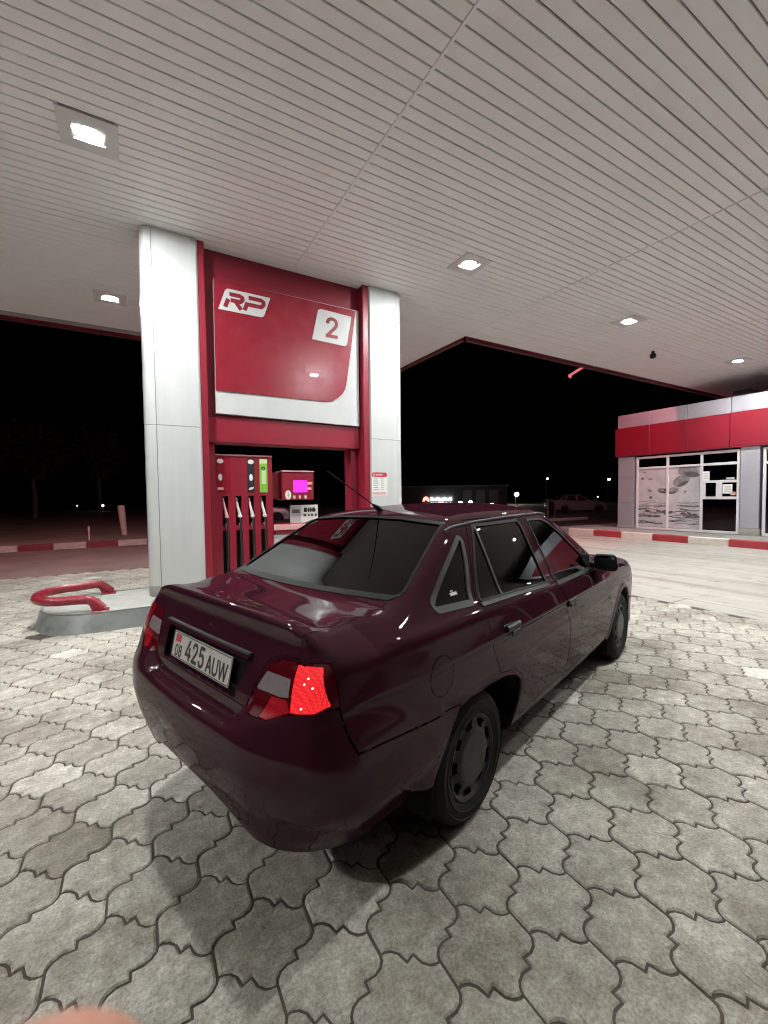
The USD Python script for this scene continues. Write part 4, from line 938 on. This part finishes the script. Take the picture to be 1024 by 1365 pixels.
# number plate in its recess, garnish above it
car_part('plate_recess', (rec ^ (off(.0235)-in28)), 'black_plastic')
ga = soft([(-.365, .900), (.365, .900), (.36, .884), (-.36, .884)], .006)
car_part('garnish', prYZ(ga, -2.5, -1.9) ^ (off(-.016)-in9), 'paint')
car_part('garnish_edge', prYZ(sbox(-.36, .8985, .36, .9045), -2.5, -1.9) ^ (off(-.018)-off(-.006)), 'grey_trim')
lean = math.atan2(.03, .11)
def onplate(m, d=0): return mp(m, lambda a_, b_, c_: (-2.070-.27*(b_-.81)*-1*-1-c_-d+.0, -a_, b_))
npl = thing('number_plate', 'white number plate reading 08 425 AUW on the plum sedan', 'number plate')
T_car = lambda m: mp(m, lambda x, y, z: (CAR[0]+math.cos(CAR[2])*x-math.sin(CAR[2])*y, CAR[1]+math.sin(CAR[2])*x+math.cos(CAR[2])*y, z))
def plate_mesh(m): # (a across from the left seen from behind, b up) -> car -> world
    return T_car(mp(m, lambda a_, b_, c_: (-2.082+.22*(b_-.812)-c_, -a_, b_)))
pp = rounded([(-.26, .759), (.26, .759), (.26, .868), (-.26, .868)], .006)
stage.RemovePrim(npl.GetPath()); used.pop('/World/number_plate')
pl_ = UsdGeom.Xform.Define(stage, car.GetPath().pathString+'/number_plate').GetPrim(); tag(pl_, 'white number plate reading 08 425 AUW')
cm = lambda m: mp(m, lambda a_, b_, c_: (-2.083+.22*(b_-.812)-c_, -a_, b_))
obj('plate', cm(ext(pp, .003)), MAT['plate_white'], pl_)
obj('plate_border', cm(ext(pp.buffer(-.003).difference(pp.buffer(-.006)), .0036)), MAT['ink_black'], pl_)
def ptext(t, x, z, h, sx=1.0, bold=True):
    m = meshkit.text_mesh(t, h, .0008, bold=bold); m.apply_scale((sx/(m.bounds[1, 0]-m.bounds[0, 0]), 1, 1)); m.apply_translation((x-m.bounds[0, 0], z-m.bounds[0, 1], .0031)); obj('lettering', cm(m), MAT['ink_black'], pl_)
ptext('08', -.228, .767, .046, .066); ptext('425', -.128, .770, .078, .175); ptext('AUW', .066, .770, .062, .172)
obj('flag', cm(ext(sbox(-.238, .826, -.185, .858), .0036)), MAT['ink_red'], pl_)
for x in (-.155, .155):
    obj('screw', cm(mp(lathe([(0, .0045), (.006, .004), (.007, .003)], 10), lambda a_, b_, c_: (a_+x, .862+c_*.6, b_))), MAT['steel'], pl_)
# wheels
prof = [(.186, -.085), (.200, -.093), (.235, -.098), (.262, -.093), (.279, -.078), (.289, -.055), (.2895, 0), (.289, .055), (.279, .078), (.255, .09), (.19, .08)]
def wheel(x, s, yo):
    yc = s*(yo-.092); w_ = UsdGeom.Xform.Define(stage, numbered(car.GetPath().pathString+'/wheel')).GetPrim()
    pl = lambda m: (lambda q: (q.invert() if False else None, q)[1])(mp(m, lambda a_, b_, c_: (x+a_, yc+(-s)*b_*1.0, ZH+c_)))
    def put(nm, m, k, sm=40):
        q = pl(m)
        q.fix_normals() if q.is_watertight else None
        obj(nm, q, MAT[k], w_, smooth=sm)
    ty = lathe(prof + [(.186, -.02), (.186, -.085)], 64)
    put('tyre', ty, 'tyre')
    for r0 in (.215, .246): put('tyre_rib', lathe([(r0, -.0965), (r0+.003, -.0995), (r0+.006, -.0975)], 64), 'tyre')
    put('rim', lathe([(.187, -.086), (.184, -.088), (.178, -.070), (.172, -.060)], 56), 'steel' if False else 'hubcap')
    disc = Point(0, 0).buffer(.183, resolution=24)
    holes_ = unary_union([Polygon([(r_*math.cos(t), r_*math.sin(t)) for r_, tt in ((.128, np.linspace(-.15, .15, 4)), (.166, np.linspace(.21, -.21, 5))) for t in k*2*math.pi/9+.3+tt]).buffer(-.004).buffer(.004) for k in range(9)])
    cv = ext(disc.difference(holes_), .006); 
    sub = trimesh.Trimesh(*trimesh.remesh.subdivide_to_size(cv.vertices, cv.faces, .022), process=False)
    def dome_(a_, b_, c_):
        r_ = np.hypot(a_, b_); h = -.074-.014*np.clip((.150-r_)/.04, 0, 1)-.010*np.clip((r_-.165)/.012, 0, 1)+.006*np.exp(-((r_-.143)/.02)**2)
        return (a_, h-c_, b_)
    put('hubcap', mp(sub, dome_), 'hubcap', 35)
    put('hub_ring', lathe([(.178, -.083), (.182, -.090), (.186, -.083)], 56), 'grey_trim')
    put('brake_disc', lathe([(0, -.03), (.165, -.03), (.165, .02)], 32), 'ink_black')
for x, yo in ((HUB_R, .778), (HUB_F, .79)):
    for s in (-1, 1): wheel(x, s, yo)
for s in (-1, 1):
    obj('mud_flap', mp(bx(-.005, .005, -.075, .075, -.075, .14, .004), lambda a_, b_, c_: (-1.525+a_+.12*(c_), s*.70+b_, .25+c_)), MAT['black_rubber'], car)
    obj('mud_flap', mp(bx(-.005, .005, -.08, .08, -.10, .12, .004), lambda a_, b_, c_: (HUB_F-.37+a_, s*.70+b_, .24+c_)), MAT['black_rubber'], car)
# door mirrors
for s in (-1, 1):
    hs_ = m3.Manifold.sphere(.03, 20); pts_ = [(.40, .855, .955), (.40, .950, .950), (.42, .845, 1.005), (.42, .935, 1.008), (.50, .855, .985), (.49, .92, .985), (.47, .86, .955)]
    hull = m3.Manifold.batch_hull([hs_.translate((a_, s*b_, c_)) for a_, b_, c_ in pts_])
    mr = obj('door_mirror', arr(hull-m3.Manifold.cube((.2, .4, .3), True).translate((.288, s*.93, .98))), MAT['black_plastic'], car, smooth=30)
    gl_ = affinity.translate(sbox(-.040, -.027, .040, .027).buffer(.020), .897, .980)
    obj('mirror_glass', mp(ext(gl_, .004), lambda a_, b_, c_: (.391-c_*.5, s*a_, b_)), MAT['mirror_glass'], mr)
    obj('mirror_stem', bx(.43, .53, min(s*.775, s*.90), max(s*.775, s*.87), .925, .965, .012), MAT['black_plastic'], mr)
    obj('mirror_sail', prXZ(Polygon([(.40, .935), (.56, .93), (.42, 1.02)]), *sorted((s*.70, s*.785))), MAT['black_plastic'], mr)
# antenna, exhaust, interior
obj('antenna_base', tube([(-.955, 0, 1.372), (-.99, 0, 1.395), (-1.03, 0, 1.415)], [.022, .016, .007], 10), MAT['black_plastic'], car, smooth=50)
obj('antenna_rod', tube([(-1.0, 0, 1.40), (-1.375, 0, 1.602)], [.0042, .0022], 7), MAT['black_plastic'], car)
obj('boot_lock', mp(lathe([(0, .004), (.010, .004), (.013, 0)], 14), lambda a_, b_, c_: (-2.031-b_, a_, .925+c_)), MAT['black_plastic'], car)
obj('exhaust', tube([(-1.80, .55, .30), (-2.02, .60, .33), (-2.075, .61, .325)], .026, 12), MAT['black_plastic'], car, smooth=50)
def seat(x, y, w):
    o = UsdGeom.Xform.Define(stage, numbered(car.GetPath().pathString+'/seat')).GetPrim()
    obj('cushion', bx(x-.05, x+.45, y-w, y+w, .47, .60, .05), MAT['seat_cloth'], o)
    b_ = bx(-.07, .07, -w, w, 0, .58, .05); obj('backrest', mp(b_, lambda a, b, c: (x-.08+a-.35*c, y+b, .56+c)), MAT['seat_cloth'], o)
    return o
for y in (-.36, .36):
    o = seat(-.05, y, .24); obj('headrest', mp(bx(-.05, .05, -.14, .14, 0, .17, .04), lambda a, b, c: (-.34+a-.1*c, y+b, 1.10+c)), MAT['seat_cloth'], o)
seat(-.98, 0, .60)
obj('dashboard', bx(.42, .80, -.62, .62, .62, .90, .06), MAT['dash'], car)
obj('parcel_shelf', bx(-1.72, -1.25, -.58, .58, .93, .95, .008), MAT['seat_cloth'], car)
t_ = np.linspace(0, 2*np.pi, 28); obj('steering_wheel', tube([(.30+.07*math.sin(k), .36+.18*math.cos(k), .88+.17*math.sin(k)) for k in t_], .013, 8, caps=False), MAT['black_plastic'], car, smooth=60)
obj('window_sticker', arr(prXZ(unary_union([sbox(-1.275, 1.020, -1.225, 1.032), sbox(-1.265, 1.036, -1.245, 1.040)]), -1.0, -.3) ^ (off(.003)-in4)), MAT['paper'], car)
obj('underbody', bx(-1.9, 1.9, -.60, .60, .20, .30, .03), MAT['black_plastic'], car)

# ------------------------------------------------------------------ other cars, far away and small
Pf, Tf = surface_nets(body_F, (-2.36, -.9, .1), (2.26, .9, 1.48), .045, 2)
fo = man(Pf, Tf)
def far_car(loc, rot, label, paint, lamp_on):
    c = thing('parked_car', label, 'car', loc, rot)
    fw_ = both(unary_union(list(win.values())))+rw_c+ws_c
    obj('body', arr(fo-well-(fw_ ^ (fo-fo.scale((.97, .97, .97)).translate((0, 0, .015))))), MAT[paint], c, smooth=40)
    obj('windows', arr(fw_ ^ fo.scale((.985, .985, .985)).translate((0, 0, .008))), MAT['ink_black'], c, smooth=40)
    for x in (HUB_R, HUB_F):
        for s in (-1, 1):
            q = lathe([(0, -.09), (.18, -.095), (.25, -.09), (.289, -.05), (.289, .06), (0, .06)], 24); q.apply_translation((x, s*.72, ZH)) if s > 0 else None
            if s < 0: q = mp(q, lambda a, b, cc: (a+x, -.72+b, cc+ZH))
            obj('wheel', q, MAT['tyre'], c, smooth=40)
    for s in (-1, 1): obj('tail_lamp', bx(-2.15, -2.02, s*.50-.18, s*.50+.18, .80, .90, .02), MAT['far_red' if lamp_on else 'lens_red'], c)
    return c
p = at((372, 697), z=0)
far_car((p[0]-1.0, p[1]+.9, 0), math.radians(-28), 'silver car seen between the dispenser and the notice board', 'silver_paint', False)
p = at((768, 684), z=0)
far_car((p[0], p[1], 0), math.radians(-28), 'pale car with a red tail lamp on the dark road left of the shop', 'silver_paint', False)

# ------------------------------------------------------------------ fingertip of the person taking the picture
fg = thing('finger', 'blurred fingertip at the bottom left corner, close to the camera', 'finger')
def cp(u, v, d): return np.array([0, 0, EYE]) + d*(fw + (u-512)/F_PX*rt + (682.5-v)/F_PX*up)
DF = .0233
A_, B_, C2, D2 = cp(30, 1614, DF), cp(-85, 1665, DF*1.05), cp(-500, 2300, DF*1.4), cp(-700, 2900, DF*2.0)
sph = lambda p, r: m3.Manifold.sphere(r, 24).translate(tuple(p))
m = m3.Manifold.batch_hull([sph(A_, .0074), sph(B_, .0080)])+m3.Manifold.batch_hull([sph(B_, .0080), sph(C2, .0086)])+m3.Manifold.batch_hull([sph(C2, .0086), sph(D2, .0094)])
tm = trimesh.Trimesh(*arr(m.refine_to_length(.0018)), process=False); trimesh.smoothing.filter_taubin(tm, iterations=12)
obj('skin', tm, MAT['skin'], fg, smooth=True)
# shallow depth of field: a phone-sized aperture
cam.CreateFStopAttr(21.0); cam.CreateFocusDistanceAttr(4.0)
